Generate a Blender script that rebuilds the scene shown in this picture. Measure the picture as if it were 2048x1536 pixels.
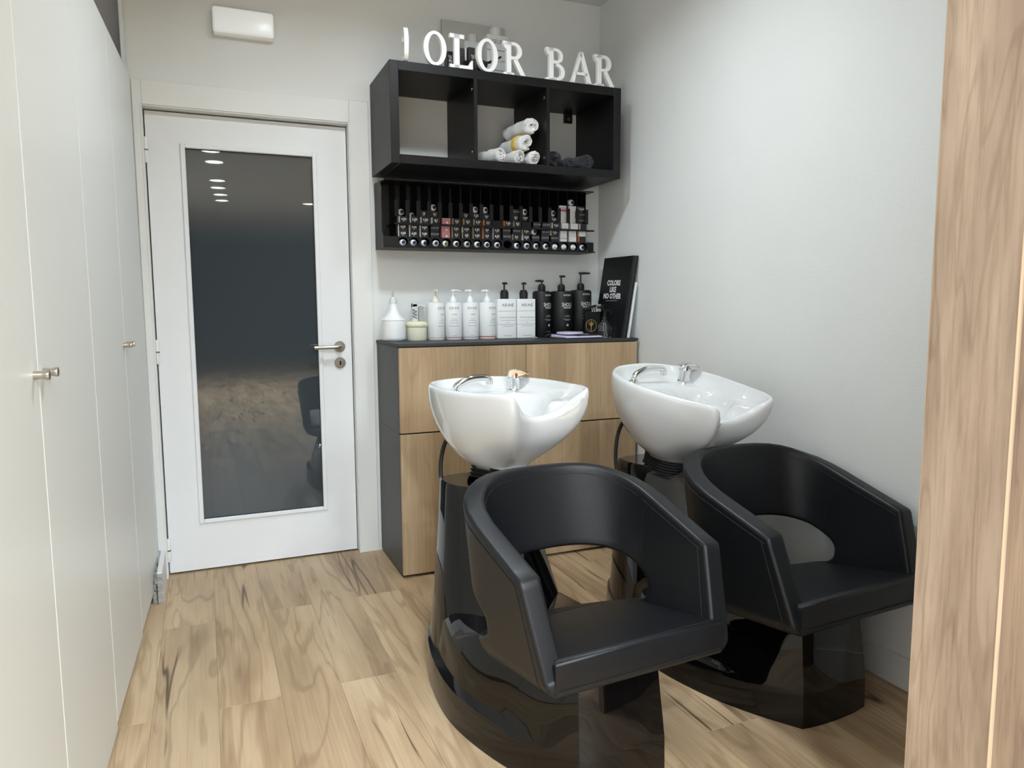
import bpy, bmesh, math, random
from mathutils import Vector, Matrix
random.seed(7)
PI = math.pi
scene = bpy.context.scene
for o in list(bpy.data.objects): bpy.data.objects.remove(o)
COL = scene.collection

# ------------------------------------------------------------------ camera
FPX, YAW, PITCH, ROLL = 1459.35, 0.3973, 0.1077, -0.0051
cam_d = bpy.data.cameras.new('camera'); cam = bpy.data.objects.new('camera', cam_d); COL.objects.link(cam)
fw = Vector((math.sin(YAW)*math.cos(PITCH), math.cos(YAW)*math.cos(PITCH), -math.sin(PITCH)))
rt = Vector((math.cos(YAW), -math.sin(YAW), 0)); up = rt.cross(fw)
r2 = math.cos(ROLL)*rt + math.sin(ROLL)*up; u2 = -math.sin(ROLL)*rt + math.cos(ROLL)*up
m = Matrix((r2, u2, -fw)).transposed().to_4x4(); m.translation = Vector((-1.8261, -3.5102, 1.2088))
cam.matrix_world = m
cam_d.sensor_fit = 'HORIZONTAL'; cam_d.sensor_width = 36.0; cam_d.lens = FPX/2048*36.0
cam_d.clip_start = 0.05
scene.camera = cam

# ------------------------------------------------------------------ world, exposure
w = bpy.data.worlds.new('world'); scene.world = w; w.use_nodes = True
w.node_tree.nodes['Background'].inputs[0].default_value = (0.9, 0.95, 1.0, 1)
w.node_tree.nodes['Background'].inputs[1].default_value = 0.3
vs = scene.view_settings
vs.view_transform = 'Standard'; vs.look = 'None'; vs.gamma = 1.0; vs.use_curve_mapping = False
vs.exposure = -0.09

# ------------------------------------------------------------------ ceiling lamps, some added as fill (positions; built by downlight() below)
H = 2.757                      # ceiling height
LAMPS = [(-1.12, -1.22, 0.74), (-1.05, -2.60, 0.12), (-1.69, -4.39, 2.6), (-1.65, -5.01, 3.0), (-1.6, -6.25, 3.6),
         (-1.58, -6.84, 3.6), (-1.54, -7.46, 3.6), (-1.51, -8.06, 3.6),
         (-0.66, -1.32, 0.24), (-0.40, -5.60, 4.4), (-0.15, -6.80, 5.0), (-0.28, -7.99, 4.0)]  # middle two on this line are unseen fill lamps added behind the camera
LAMP_W = 22.5

# ------------------------------------------------------------------ helpers
def lin(c):
    c = c/255.0
    return c/12.92 if c <= 0.04045 else ((c+0.055)/1.055)**2.4
def rgb(r, g, b): return (lin(r), lin(g), lin(b), 1.0)
def nmat(name):
    mt = bpy.data.materials.new(name); mt.use_nodes = True
    nt = mt.node_tree; return mt, nt, nt.nodes['Principled BSDF']
def mat(name, col, rough=0.5, metal=0.0, coat=0.0, emit=None, estr=0.0, bump=None, var=0.0, spec=0.5, trans=0.0, sheen=0.0, coat_rough=0.05, ior=1.5):
    mt, nt, b = nmat(name)
    b.inputs['Base Color'].default_value = rgb(*col)
    b.inputs['Roughness'].default_value = rough; b.inputs['Metallic'].default_value = metal
    b.inputs['Coat Weight'].default_value = coat; b.inputs['Coat Roughness'].default_value = coat_rough
    b.inputs['Specular IOR Level'].default_value = spec
    b.inputs['Transmission Weight'].default_value = trans
    b.inputs['Sheen Weight'].default_value = sheen; b.inputs['IOR'].default_value = ior
    if emit:
        b.inputs['Emission Color'].default_value = rgb(*emit); b.inputs['Emission Strength'].default_value = estr
    tc = None
    if bump or var:
        tc = nt.nodes.new('ShaderNodeTexCoord')
    if var:
        n = nt.nodes.new('ShaderNodeTexNoise'); n.inputs['Scale'].default_value = 3.5; n.inputs['Detail'].default_value = 6
        nt.links.new(tc.outputs['Object'], n.inputs['Vector'])
        mx = nt.nodes.new('ShaderNodeMix'); mx.data_type = 'RGBA'
        mx.inputs['A'].default_value = rgb(*[max(0, c*(1-var)) for c in col]); mx.inputs['B'].default_value = rgb(*[min(255, c*(1+var*0.6)) for c in col])
        nt.links.new(n.outputs['Fac'], mx.inputs['Factor']); nt.links.new(mx.outputs['Result'], b.inputs['Base Color'])
    if bump:
        n = nt.nodes.new('ShaderNodeTexNoise'); n.inputs['Scale'].default_value = bump[0]; n.inputs['Detail'].default_value = 4
        nt.links.new(tc.outputs['Object'], n.inputs['Vector'])
        bp = nt.nodes.new('ShaderNodeBump'); bp.inputs['Strength'].default_value = bump[1]; bp.inputs['Distance'].default_value = bump[2]
        nt.links.new(n.outputs['Fac'], bp.inputs['Height']); nt.links.new(bp.outputs['Normal'], b.inputs['Normal'])
    return mt
def wood(name, axis, dark, mid, light, rough=0.45, crack=0.0, ring=0.5, strips=0.0, scale=1.0, coarse=False, spec=0.4):
    """procedural wood whose grain runs along the given object axis"""
    mt, nt, b = nmat(name); N = nt.nodes; L = nt.links
    tc = N.new('ShaderNodeTexCoord'); oi = N.new('ShaderNodeObjectInfo')
    off = N.new('ShaderNodeVectorMath'); off.operation = 'SCALE'
    cmb = N.new('ShaderNodeCombineXYZ'); 
    for k in range(3): cmb.inputs[k].default_value = (13.7, 7.9, 21.3)[k]
    L.new(cmb.outputs[0], off.inputs[0]); L.new(oi.outputs['Random'], off.inputs['Scale'])
    ad = N.new('ShaderNodeVectorMath'); ad.operation = 'ADD'
    L.new(tc.outputs['Object'], ad.inputs[0]); L.new(off.outputs[0], ad.inputs[1])
    def mapped(along, across):
        mp = N.new('ShaderNodeMapping')
        s = [across*scale]*3; s['xyz'.index(axis)] = along*scale
        mp.inputs['Scale'].default_value = s; L.new(ad.outputs[0], mp.inputs['Vector']); return mp
    def noise(mp, sc, det=5, dist=0.0, rg=0.55):
        n = N.new('ShaderNodeTexNoise'); n.inputs['Scale'].default_value = sc; n.inputs['Detail'].default_value = det
        n.inputs['Distortion'].default_value = dist; n.inputs['Roughness'].default_value = rg
        L.new(mp.outputs[0], n.inputs['Vector']); return n
    def ramp(src, stops):
        r = N.new('ShaderNodeValToRGB'); e = r.color_ramp.elements
        while len(e) < len(stops): e.new(0.5)
        for i, (p, c) in enumerate(stops): e[i].position = p; e[i].color = c
        L.new(src, r.inputs['Fac']); return r
    def mix(fac, a, bb, mode='MIX', facv=None):
        mx = N.new('ShaderNodeMix'); mx.data_type = 'RGBA'; mx.blend_type = mode
        if fac is not None: L.new(fac, mx.inputs['Factor'])
        if facv is not None: mx.inputs['Factor'].default_value = facv
        for s, v in (('A', a), ('B', bb)):
            if isinstance(v, tuple): mx.inputs[s].default_value = v
            else: L.new(v, mx.inputs[s])
        return mx.outputs['Result']
    # broad cathedral figure: contour lines of a stretched noise
    n1 = noise(mapped(0.42, 3.4), 1.6, 3, 0.5)
    mul = N.new('ShaderNodeMath'); mul.operation = 'MULTIPLY'; mul.inputs[1].default_value = 44.0
    L.new(n1.outputs['Fac'], mul.inputs[0])
    sn = N.new('ShaderNodeMath'); sn.operation = 'SINE'; L.new(mul.outputs[0], sn.inputs[0])
    rr = N.new('ShaderNodeMapRange'); rr.inputs['From Min'].default_value = -1; rr.inputs['From Max'].default_value = 1
    L.new(sn.outputs[0], rr.inputs['Value'])
    broad = noise(mapped(0.8, 5.0), 1.3, 3)
    fine = noise(mapped(3.0 if coarse else 2.2, 70.0 if coarse else 150.0), 1.0, 6, 0.2, 0.7)
    base = ramp(broad.outputs['Fac'], [(0.3, rgb(*dark)), (0.5, rgb(*mid)), (0.72, rgb(*light))])
    rl = ramp(rr.outputs[0], [(0.0, (0.62, 0.58, 0.52, 1)), (0.22, (1, 1, 1, 1)), (1.0, (1, 1, 1, 1))])
    c1 = mix(None, base.outputs[0], rl.outputs[0], 'MULTIPLY', ring)
    fr = ramp(fine.outputs['Fac'], [(0.32, (0.70, 0.66, 0.60, 1)), (0.52, (1, 1, 1, 1)), (0.75, (1.0, 1.0, 1.0, 1))])
    c2 = mix(None, c1, fr.outputs[0], 'MULTIPLY', 0.75 if coarse else 0.55)
    if strips:
        vs_ = N.new('ShaderNodeTexVoronoi'); vs_.voronoi_dimensions = '1D'; vs_.inputs['Scale'].default_value = strips
        sx = N.new('ShaderNodeSeparateXYZ'); L.new(ad.outputs[0], sx.inputs[0]); L.new(sx.outputs[0], vs_.inputs['W'])
        sg = N.new('ShaderNodeSeparateColor'); L.new(vs_.outputs['Color'], sg.inputs[0])
        sr = ramp(sg.outputs[0], [(0.0, (0.84, 0.82, 0.79, 1)), (1.0, (1.07, 1.06, 1.04, 1))])
        c2 = mix(None, c2, sr.outputs[0], 'MULTIPLY', 1.0)
    if crack:
        nc = noise(mapped(0.32, 6.5), 1.0, 3, 0.35)
        sb = N.new('ShaderNodeMath'); sb.operation = 'SUBTRACT'; sb.inputs[1].default_value = 0.47; L.new(nc.outputs['Fac'], sb.inputs[0])
        ab = N.new('ShaderNodeMath'); ab.operation = 'ABSOLUTE'; L.new(sb.outputs[0], ab.inputs[0])
        nm = noise(mapped(1.1, 2.6), 1.0, 2)
        cr = ramp(ab.outputs[0], [(0.0, (1, 1, 1, 1)), (0.006, (0.8, 0.8, 0.8, 1)), (0.012, (0, 0, 0, 1))])
        mk = ramp(nm.outputs['Fac'], [(0.49, (0, 0, 0, 1)), (0.57, (1, 1, 1, 1))])
        f = mix(None, cr.outputs[0], mk.outputs[0], 'MULTIPLY', 1.0)
        sc_ = N.new('ShaderNodeSeparateColor'); L.new(f, sc_.inputs[0])
        m3 = N.new('ShaderNodeMath'); m3.operation = 'MULTIPLY'; m3.inputs[1].default_value = crack; L.new(sc_.outputs[0], m3.inputs[0])
        c2 = mix(m3.outputs[0], c2, rgb(70, 52, 36))
        # knots
        vk = N.new('ShaderNodeTexVoronoi'); vk.inputs['Scale'].default_value = 1.0
        L.new(mapped(2.2, 5.5).outputs[0], vk.inputs['Vector'])
        kr = ramp(vk.outputs['Distance'], [(0.0, (0.50, 0.44, 0.37, 1)), (0.07, (0.82, 0.78, 0.72, 1)), (0.26, (1, 1, 1, 1))])
        c2 = mix(None, c2, kr.outputs[0], 'MULTIPLY', 0.8)
    # each board a little different
    hr = N.new('ShaderNodeMapRange'); hr.inputs['To Min'].default_value = 0.90; hr.inputs['To Max'].default_value = 1.08
    L.new(oi.outputs['Random'], hr.inputs['Value'])
    hs = N.new('ShaderNodeHueSaturation'); L.new(hr.outputs[0], hs.inputs['Value']); L.new(c2, hs.inputs['Color'])
    L.new(hs.outputs[0], b.inputs['Base Color'])
    b.inputs['Roughness'].default_value = rough; b.inputs['Specular IOR Level'].default_value = spec
    bp = N.new('ShaderNodeBump'); bp.inputs['Strength'].default_value = 0.15; bp.inputs['Distance'].default_value = 0.002
    L.new(fine.outputs['Fac'], bp.inputs['Height']); L.new(bp.outputs['Normal'], b.inputs['Normal'])
    return mt

M = dict(
    wall=mat('wall_paint', (226, 228, 226), 0.75, bump=(140, 0.18, 0.003), var=0.012),
    ceil=mat('ceiling_paint', (222, 223, 220), 0.85),
    alcove=mat('grey_alcove_paint', (205, 206, 210), 0.85),
    casing=mat('casing_paint', (229, 230, 227), 0.55, var=0.015, bump=(60, 0.08, 0.002)),
    door=mat('door_paint', (233, 235, 236), 0.5, var=0.02, bump=(90, 0.12, 0.002)),
    closet=mat('closet_laminate', (226, 227, 222), 0.38, bump=(260, 0.05, 0.001)),
    closet_in=mat('closet_edge', (200, 200, 196), 0.6),
    glass=mat('smoked_glass', (60, 67, 71), 0.012, spec=0.55, ior=1.56),
    steel=mat('brushed_steel', (190, 182, 170), 0.28, 1.0),
    dsteel=mat('dull_steel', (150, 142, 130), 0.38, 1.0),
    chrome=mat('chrome', (232, 234, 236), 0.06, 1.0),
    hole=mat('black_void', (8, 8, 8), 0.9),
    hinge=mat('hinge_paint', (235, 235, 235), 0.45),
    brass=mat('hinge_pin', (140, 125, 95), 0.4, 1.0),
    plinth=mat('baseboard_paint', (228, 228, 226), 0.45),
    rubble=mat('raw_masonry', (178, 174, 168), 0.95, bump=(45, 1.0, 0.02), var=0.4),
    shelfw=wood('black_brown_veneer', 'x', (14, 14, 15), (18, 18, 19), (25, 25, 25), 0.42, ring=0.2, spec=0.3),
    shelfv=wood('black_brown_veneer_upright', 'z', (14, 14, 15), (18, 18, 19), (26, 26, 26), 0.42, ring=0.2, spec=0.3),
    cabside=mat('cabinet_carcass', (72, 72, 72), 0.5, bump=(200, 0.05, 0.001)),
    cabtop=mat('cabinet_top_sheet', (50, 50, 51), 0.55, bump=(300, 0.15, 0.001)),
    black=mat('black_plastic', (22, 22, 23), 0.42),
    rack=mat('rack_plastic', (15, 16, 17), 0.45, spec=0.35),
    gblack=mat('gloss_black_shell', (5, 5, 6), 0.045, spec=0.5),
    leather=mat('black_leatherette', (17, 19, 22), 0.42, bump=(420, 0.16, 0.0015), spec=0.36),
    stitch=mat('stitch_thread', (10, 10, 11), 0.7),
    rubber=mat('rubber_bellows', (17, 17, 18), 0.55),
    ceramic=mat('white_ceramic', (214, 215, 214), 0.06, coat=0.6, coat_rough=0.03),
    hose=mat('hose_rubber', (14, 14, 14), 0.5),
    white=mat('white_lacquer', (244, 245, 243), 0.4),
    plasw=mat('white_plastic', (238, 240, 240), 0.35),
    plasg=mat('grey_translucent_plastic', (212, 214, 214), 0.3),
    cream=mat('cream_plastic', (230, 229, 208), 0.4),
    creamlid=mat('cream_lid', (232, 230, 196), 0.35),
    nozzle=mat('nozzle_clear', (205, 210, 210), 0.15, trans=0.5),
    inkg=mat('ink_grey', (95, 97, 100), 0.6), inkd=mat('ink_dark', (45, 47, 50), 0.6), inkw=mat('ink_white', (235, 235, 235), 0.5),
    inkgold=mat('ink_gold', (196, 160, 96), 0.4, 0.3), inky=mat('ink_yellow', (205, 200, 90), 0.6), inkb=mat('ink_blue', (140, 150, 190), 0.6),
    inksil=mat('ink_silver', (170, 172, 172), 0.5),
    matblack=mat('black_bottle', (13, 13, 14), 0.5), book=mat('black_board', (14, 14, 16), 0.4), bookp=mat('board_edge', (50, 50, 52), 0.6),
    lilac=mat('lilac_plastic', (206, 200, 226), 0.35), screen=mat('dark_display', (48, 50, 54), 0.25),
    clear=mat('clear_plastic', (235, 240, 240), 0.05, trans=1.0),
    towel=mat('white_terry', (240, 240, 236), 0.95, bump=(330, 0.9, 0.006), sheen=0.4),
    towely=mat('towel_band', (222, 186, 74), 0.9, bump=(330, 0.6, 0.004)),
    navy=mat('navy_terry', (24, 25, 34), 0.95, bump=(330, 0.9, 0.006), sheen=0.2),
    mirror=mat('mirror_glass', (228, 230, 228), 0.03, 1.0),
    boxb=mat('box_black', (28, 27, 30), 0.45), boxw=mat('box_white', (226, 224, 222), 0.5), boxp=mat('box_pink', (178, 120, 126), 0.5),
    s_white=mat('stripe_white', (205, 205, 202), 0.5), s_tan=mat('stripe_tan', (158, 144, 108), 0.5), s_orange=mat('stripe_orange', (206, 122, 66), 0.5),
    s_lav=mat('stripe_lavender', (160, 160, 178), 0.5), s_cream=mat('stripe_cream', (205, 190, 165), 0.5), red=mat('print_red', (200, 62, 62), 0.5),
    tube=mat('aluminium_tube', (222, 224, 226), 0.35, 0.15), cap=mat('tube_cap', (18, 18, 20), 0.4), capp=mat('tube_cap_purple', (52, 44, 92), 0.4), capw=mat('tube_cap_white', (225, 225, 225), 0.4), capo=mat('tube_cap_olive', (120, 104, 60), 0.4),
    lamp=mat('lamp_diffuser', (255, 255, 252), 0.4, emit=(255, 252, 246), estr=14.0),
    emer=mat('emergency_cover', (240, 243, 243), 0.25, emit=(248, 252, 255), estr=0.22), emerb=mat('emergency_housing', (236, 236, 232), 0.45),  # faint emission on the cover stands in for room light falling on it
    doorw=wood('oak_front', 'z', (170, 144, 112), (185, 159, 126), (197, 173, 141), 0.48, ring=0.22, strips=11.0),
    plank=wood('oak_plank', 'y', (158, 133, 103), (183, 157, 124), (203, 180, 147), 0.42, crack=0.85, ring=0.55),
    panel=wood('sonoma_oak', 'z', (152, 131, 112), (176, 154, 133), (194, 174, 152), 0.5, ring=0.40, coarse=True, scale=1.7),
    panel_shaded=wood('sonoma_oak_shaded', 'z', (100, 82, 67), (118, 98, 80), (133, 112, 92), 0.5, ring=0.40, coarse=True, scale=1.7),  # darkened copy of the end panel wood, shade of the recess in its colour
    edgeb=mat('edge_band', (170, 148, 122), 0.5),
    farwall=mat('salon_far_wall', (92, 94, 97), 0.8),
)

def link(o, parent=None):
    COL.objects.link(o)
    if parent is not None: o.parent = parent
    return o
def obj(name, bm, mtl, parent=None, smooth=False, angle=35):
    me = bpy.data.meshes.new(name)
    bmesh.ops.recalc_face_normals(bm, faces=bm.faces[:])
    bm.to_mesh(me); bm.free()
    for mm in (mtl if isinstance(mtl, (list, tuple)) else [mtl]): me.materials.append(M[mm] if isinstance(mm, str) else mm)
    if smooth:
        for p in me.polygons: p.use_smooth = True
        try: me.set_sharp_from_angle(angle=math.radians(angle))
        except Exception: pass
    return link(bpy.data.objects.new(name, me), parent)
def meobj(name, me, parent=None, loc=(0, 0, 0)):
    o = link(bpy.data.objects.new(name, me), parent); o.location = loc; return o
def empty(name, loc=(0, 0, 0), rot=(0, 0, 0)):
    o = bpy.data.objects.new(name, None); COL.objects.link(o); o.location = loc; o.rotation_euler = rot; o.empty_display_size = 0.05
    return o
def tag(o, label, cat, group=None):
    o['label'] = label; o['category'] = cat
    if group: o['group'] = group
    return o
def struct(o, label=None):
    o['kind'] = 'structure'
    if label: o['label'] = label
    return o
def box(bm, x0, x1, y0, y1, z0, z1, bev=0.0, seg=1, mi=0):
    vs_ = [bm.verts.new(p) for p in ((x0, y0, z0), (x1, y0, z0), (x1, y1, z0), (x0, y1, z0), (x0, y0, z1), (x1, y0, z1), (x1, y1, z1), (x0, y1, z1))]
    fs = [bm.faces.new([vs_[i] for i in q]) for q in ((0, 3, 2, 1), (4, 5, 6, 7), (0, 1, 5, 4), (1, 2, 6, 5), (2, 3, 7, 6), (3, 0, 4, 7))]
    for f in fs: f.material_index = mi
    if bev:
        es = set(e for f in fs for e in f.edges)
        bmesh.ops.bevel(bm, geom=list(es), offset=bev, segments=seg, affect='EDGES', profile=0.5)
    return fs
def B(*a, **k):
    bm = bmesh.new(); box(bm, *a, **k); return bm
def lathe(bm, prof, n=24, c=(0, 0, 0), axis='z', mi=0, sx=1.0, sy=1.0):
    rings = []
    def P(r, a, h):
        x, y = r*math.cos(a)*sx, r*math.sin(a)*sy
        v = (x, y, h) if axis == 'z' else ((x, h, y) if axis == 'y' else (h, x, y))
        return (v[0]+c[0], v[1]+c[1], v[2]+c[2])
    for r, h in prof:
        rings.append([bm.verts.new(P(max(r, 1e-5), 2*PI*i/n, h)) for i in range(n)])
    for a, b_ in zip(rings, rings[1:]):
        for i in range(n):
            f = bm.faces.new((a[i], a[(i+1) % n], b_[(i+1) % n], b_[i])); f.material_index = mi
    for rg in (rings[0], rings[-1]):
        try: f = bm.faces.new(rg); f.material_index = mi
        except ValueError: pass
    return rings
def prism(bm, poly, y0, y1):
    a = [bm.verts.new((x, y0, z)) for x, z in poly]; b_ = [bm.verts.new((x, y1, z)) for x, z in poly]
    bm.faces.new(a); bm.faces.new(b_[::-1]); n = len(poly)
    for i in range(n): bm.faces.new((a[i], b_[i], b_[(i+1) % n], a[(i+1) % n]))
def tube(bm, pts, r, n=10, closed=False, cap=True):
    pts = [Vector(p) for p in pts]; rings = []; up_ = Vector((0, 0, 1))
    rs = r if isinstance(r, (list, tuple)) else [r]*len(pts)
    prev = None
    for i, p in enumerate(pts):
        if closed: t = pts[(i+1) % len(pts)] - pts[i-1]
        else: t = pts[min(i+1, len(pts)-1)] - pts[max(i-1, 0)]
        t.normalize()
        a = prev if prev is not None else (up_ if abs(t.z) < 0.9 else Vector((1, 0, 0)))
        a = (a - t*a.dot(t)).normalized(); prev = a; b_ = t.cross(a)
        rings.append([bm.verts.new(p + rs[i]*(math.cos(2*PI*k/n)*a + math.sin(2*PI*k/n)*b_)) for k in range(n)])
    m_ = len(rings)
    for i in range(m_ if closed else m_-1):
        a, b_ = rings[i], rings[(i+1) % m_]
        for k in range(n): bm.faces.new((a[k], a[(k+1) % n], b_[(k+1) % n], b_[k]))
    if not closed and cap: bm.faces.new(rings[0][::-1]); bm.faces.new(rings[-1])
def spline(P, n=8, closed=False):
    P = [Vector(p) for p in P]; out = []; m_ = len(P)
    for i in range(m_ if closed else m_-1):
        if closed: a, b_, c, d = P[i-1], P[i], P[(i+1) % m_], P[(i+2) % m_]
        else: a, b_, c, d = P[max(i-1, 0)], P[i], P[i+1], P[min(i+2, m_-1)]
        for k in range(n):
            t = k/n
            out.append(0.5*((2*b_)+(c-a)*t+(2*a-5*b_+4*c-d)*t*t+(3*b_-a-3*c+d)*t**3))
    if not closed: out.append(P[-1])
    return out
_tc = {}
def text_mesh(s, size, bold=0.0, mtl='inkw', cyl=None, sx=1.0, shear=0.0, space=1.0):
    """flat printed lettering in the XZ plane facing -Y, centred; cyl wraps it on a radius"""
    key = (s, size, bold, mtl, cyl, sx, shear, space)
    if key in _tc: return _tc[key]
    cu = bpy.data.curves.new('lettering', 'FONT'); cu.body = s; cu.size = size; cu.align_x = 'CENTER'; cu.align_y = 'CENTER'
    cu.resolution_u = 2; cu.offset = bold; cu.shear = shear; cu.space_character = space; cu.space_line = 0.92
    ob = bpy.data.objects.new('lettering', cu)
    me = bpy.data.meshes.new_from_object(ob); bpy.data.objects.remove(ob)
    for v in me.vertices:
        x, y = v.co.x*sx, v.co.y
        if cyl: v.co = (math.sin(x/cyl)*cyl, -math.cos(x/cyl)*cyl, y)
        else: v.co = (x, 0, y)
    me.materials.clear(); me.materials.append(M[mtl]); me.name = 'lettering'
    _tc[key] = me; return me
def copy_tree(o, parent=None):
    c = o.copy(); COL.objects.link(c); c.parent = parent
    for ch in list(o.children): copy_tree(ch, c)
    return c

# ================================================================== SETTING
XR, XL = 0.156, -2.07
# floor and planks
fl = obj('floor', B(-3.2, 3.6, -15.0, 0.1, -0.06, -0.0025), 'plank'); struct(fl, 'light oak plank floor with dark cracks and knots')
PW, PL = 0.1825, 1.37
ends = {-1: -1.232, 0: -0.574, 1: -1.241, 2: -0.553, 3: -1.235, 4: -0.548}
for c in range(-1, 12):
    x0 = -2.0225 + c*PW
    e0 = ends.get(c, -0.55 if c % 2 == 0 else -1.235)
    y_hi = 0.04; ys = []
    y = e0 + PL*3
    while y > -3.9:
        y -= PL; ys.append(y)
    cuts = [0.04] + [y for y in ys if y < 0.03]
    for a, b_ in zip(cuts, cuts[1:]):
        x1 = min(x0+PW, XR+0.02)
        if x1 - x0 < 0.02: continue
        bm = B(0.0002, x1-x0-0.0002, b_-a+0.0002, -0.0002, -0.012, 0, bev=0.0006)
        o = obj('plank', bm, 'plank', fl); o.location = (x0, a, 0)
# walls
bm = bmesh.new()
box(bm, XL, -2.04, 0.0, 0.12, 0, H); box(bm, -1.165, XR+0.1, 0.0, 0.12, 0, H); box(bm, -2.04, -1.165, 0.0, 0.12, 2.045, H)
struct(obj('wall_back', bm, 'wall'), 'white painted back wall with the door and shelf')
struct(obj('wall_right', B(XR, XR+0.12, -2.86, 0.12, 0, H), 'wall'), 'white painted right wall beside the wash chairs')
struct(obj('wall_left', B(XL-0.012, XL, -0.13, 0.0, 0, H), 'wall'), 'narrow white wall stub between wardrobe and door')
struct(obj('wall_alcove', B(-2.85, -2.77, -15.0, 0.12, 0, H), 'alcove'), 'grey alcove wall above the wardrobe')
struct(obj('wall_alcove_end', B(-2.77, XL-0.012, 0.0, 0.12, 0, H), 'alcove'), 'grey end wall of the alcove above the wardrobe')
struct(obj('wall_added_bulkhead', B(-2.77, -2.27, -3.2, 0.0, 2.145, H), 'alcove'), 'grey bulkhead wall added above the wardrobe')  # added bulkhead, set forward of the alcove wall to catch more light
struct(obj('wall_front', B(-2.85, 3.6, -15.1, -15.0, 0, H), 'farwall'), 'far wall of the salon behind the viewer')
struct(obj('ceiling', B(-2.85, 3.6, -15.1, 0.12, H, H+0.1), 'ceil'), 'white painted ceiling')
struct(obj('wall_salon_end', B(XR+0.12, 3.6, -2.86, -2.74, 0, H), 'wall'), 'white salon wall behind the partition')
struct(obj('wall_salon_side', B(3.5, 3.6, -15.0, -2.86, 0, H), 'wall'), 'white side wall of the salon')
# baseboards
bm = bmesh.new(); box(bm, XR-0.013, XR, -2.6, -0.44, 0.0, 0.103, bev=0.002)
struct(obj('baseboard_right', bm, 'plinth'), 'white baseboard along the right wall')
bb = obj('baseboard_left', B(-2.052, -2.032, -0.305, -0.012, 0.0, 0.135, bev=0.0015), 'plinth'); struct(bb, 'short white baseboard with a rough cut end by the wardrobe')
obj('raw_end', B(-2.0515, -2.0325, -0.309, -0.304, 0.0, 0.128), 'rubble', bb)
bm = bmesh.new()
for k in range(26):
    x = random.uniform(-2.066, -2.056); y = random.uniform(-0.30, -0.15); z = random.uniform(0.0, 0.11)
    s = random.uniform(0.008, 0.018); box(bm, x-s*0.5, x+s*0.5, y-s, y+s, max(0, z-s), z+s, bev=s*0.25)
rb = obj('raw_masonry', bm, 'rubble', bb); rb['label'] = 'crumbly grey masonry behind the cut baseboard'

# door casing (trim_1), door_1
tr = struct(empty('trim_1', (-1.6, 0, 0)), 'flat white door casing')
def at(o, x, y, z):
    o.location = (x, y, z); return o
def part_box(name, parent, mtl, x0, x1, y0, y1, z0, z1, bev=0.002, org=None):
    """box given in world coordinates, stored relative to its parent"""
    px, py, pz = parent.location
    return obj(name, B(x0-px, x1-px, y0-py, y1-py, z0-pz, z1-pz, bev=bev), mtl, parent)
part_box('casing_side', tr, 'casing', -2.062, -2.026, -0.010, 0.0, 0.13, 2.15)
part_box('casing_side', tr, 'casing', -1.166, -1.078, -0.010, 0.0, 0.0, 2.152)
part_box('casing_head', tr, 'casing', -2.0255, -1.1665, -0.009, 0.0, 2.052, 2.150, bev=0.001)
part_box('jamb', tr, 'casing', -1.172, -1.165, -0.010, 0.1, 0.0, 2.052, bev=0.001)
part_box('jamb', tr, 'casing', -2.034, -2.026, -0.012, 0.1, 0.0, 2.052, bev=0.001)
part_box('head_jamb', tr, 'casing', -2.026, -1.172, -0.004, 0.1, 2.046, 2.054, bev=0.001)
D = struct(empty('door_1', (-2.02, 0.012, 0)), 'white painted door with a tall smoked glass pane')
dy0, dy1 = 0.006, 0.044
part_box('stile', D, 'door', -2.021, -1.887, dy0, dy1, 0.008, 2.038, bev=0.0)
part_box('stile', D, 'door', -1.3145, -1.176, dy0, dy1, 0.008, 2.038, bev=0.0)
part_box('top_rail', D, 'door', -1.8872, -1.3143, dy0, dy1, 1.912, 2.038, bev=0.0)
part_box('bottom_rail', D, 'door', -1.8872, -1.3143, dy0, dy1, 0.008, 0.222, bev=0.0)
g = part_box('glass_pane', D, 'glass', -1.888, -1.313, 0.018, 0.026, 0.215, 1.915, bev=0.0); g['label'] = 'tall dark smoked glass pane'
bd = []
for (a, b_, c, d) in ((-1.889, -1.869, 0.222, 1.912), (-1.333, -1.313, 0.222, 1.912), (-1.869, -1.333, 1.893, 1.912), (-1.869, -1.333, 0.222, 0.241)):
    part_box('glazing_bead', D, 'door', a, b_, -0.002, 0.012, c, d, bev=0.003)
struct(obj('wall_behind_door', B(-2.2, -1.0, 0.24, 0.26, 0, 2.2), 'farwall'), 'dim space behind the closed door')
# lever handle
bm = bmesh.new(); lathe(bm, [(0.0, 0.0), (0.0255, 0.0), (0.0265, -0.004), (0.0245, -0.009), (0.0, -0.0095)], 32, axis='y')
hz, hx = 1.015, -1.233
ro = obj('handle_rosette', bm, 'dsteel', D, True); ro.location = (hx+2.02, dy0-0.012, hz)
bm = bmesh.new(); pts = spline([(0, -0.006, 0), (0, -0.035, 0), (-0.004, -0.047, 0), (-0.016, -0.052, 0), (-0.05, -0.053, 0), (-0.125, -0.053, 0)], 5)
tube(bm, pts, 0.0095, 16)
lv = obj('lever_handle', bm, 'steel', ro, True, 50); lv['label'] = 'brushed steel lever handle'
bm = bmesh.new(); lathe(bm, [(0.0, 0.0), (0.0255, 0.0), (0.0265, -0.004), (0.0245, -0.009), (0.0, -0.0095)], 32, axis='y')
es = obj('keyhole_plate', bm, 'dsteel', D, True); es.location = (hx+2.02, dy0-0.012, 0.937)
obj('keyhole', B(-0.0035, 0.0035, -0.0105, -0.0085, -0.009, 0.009), 'hole', es)
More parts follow.
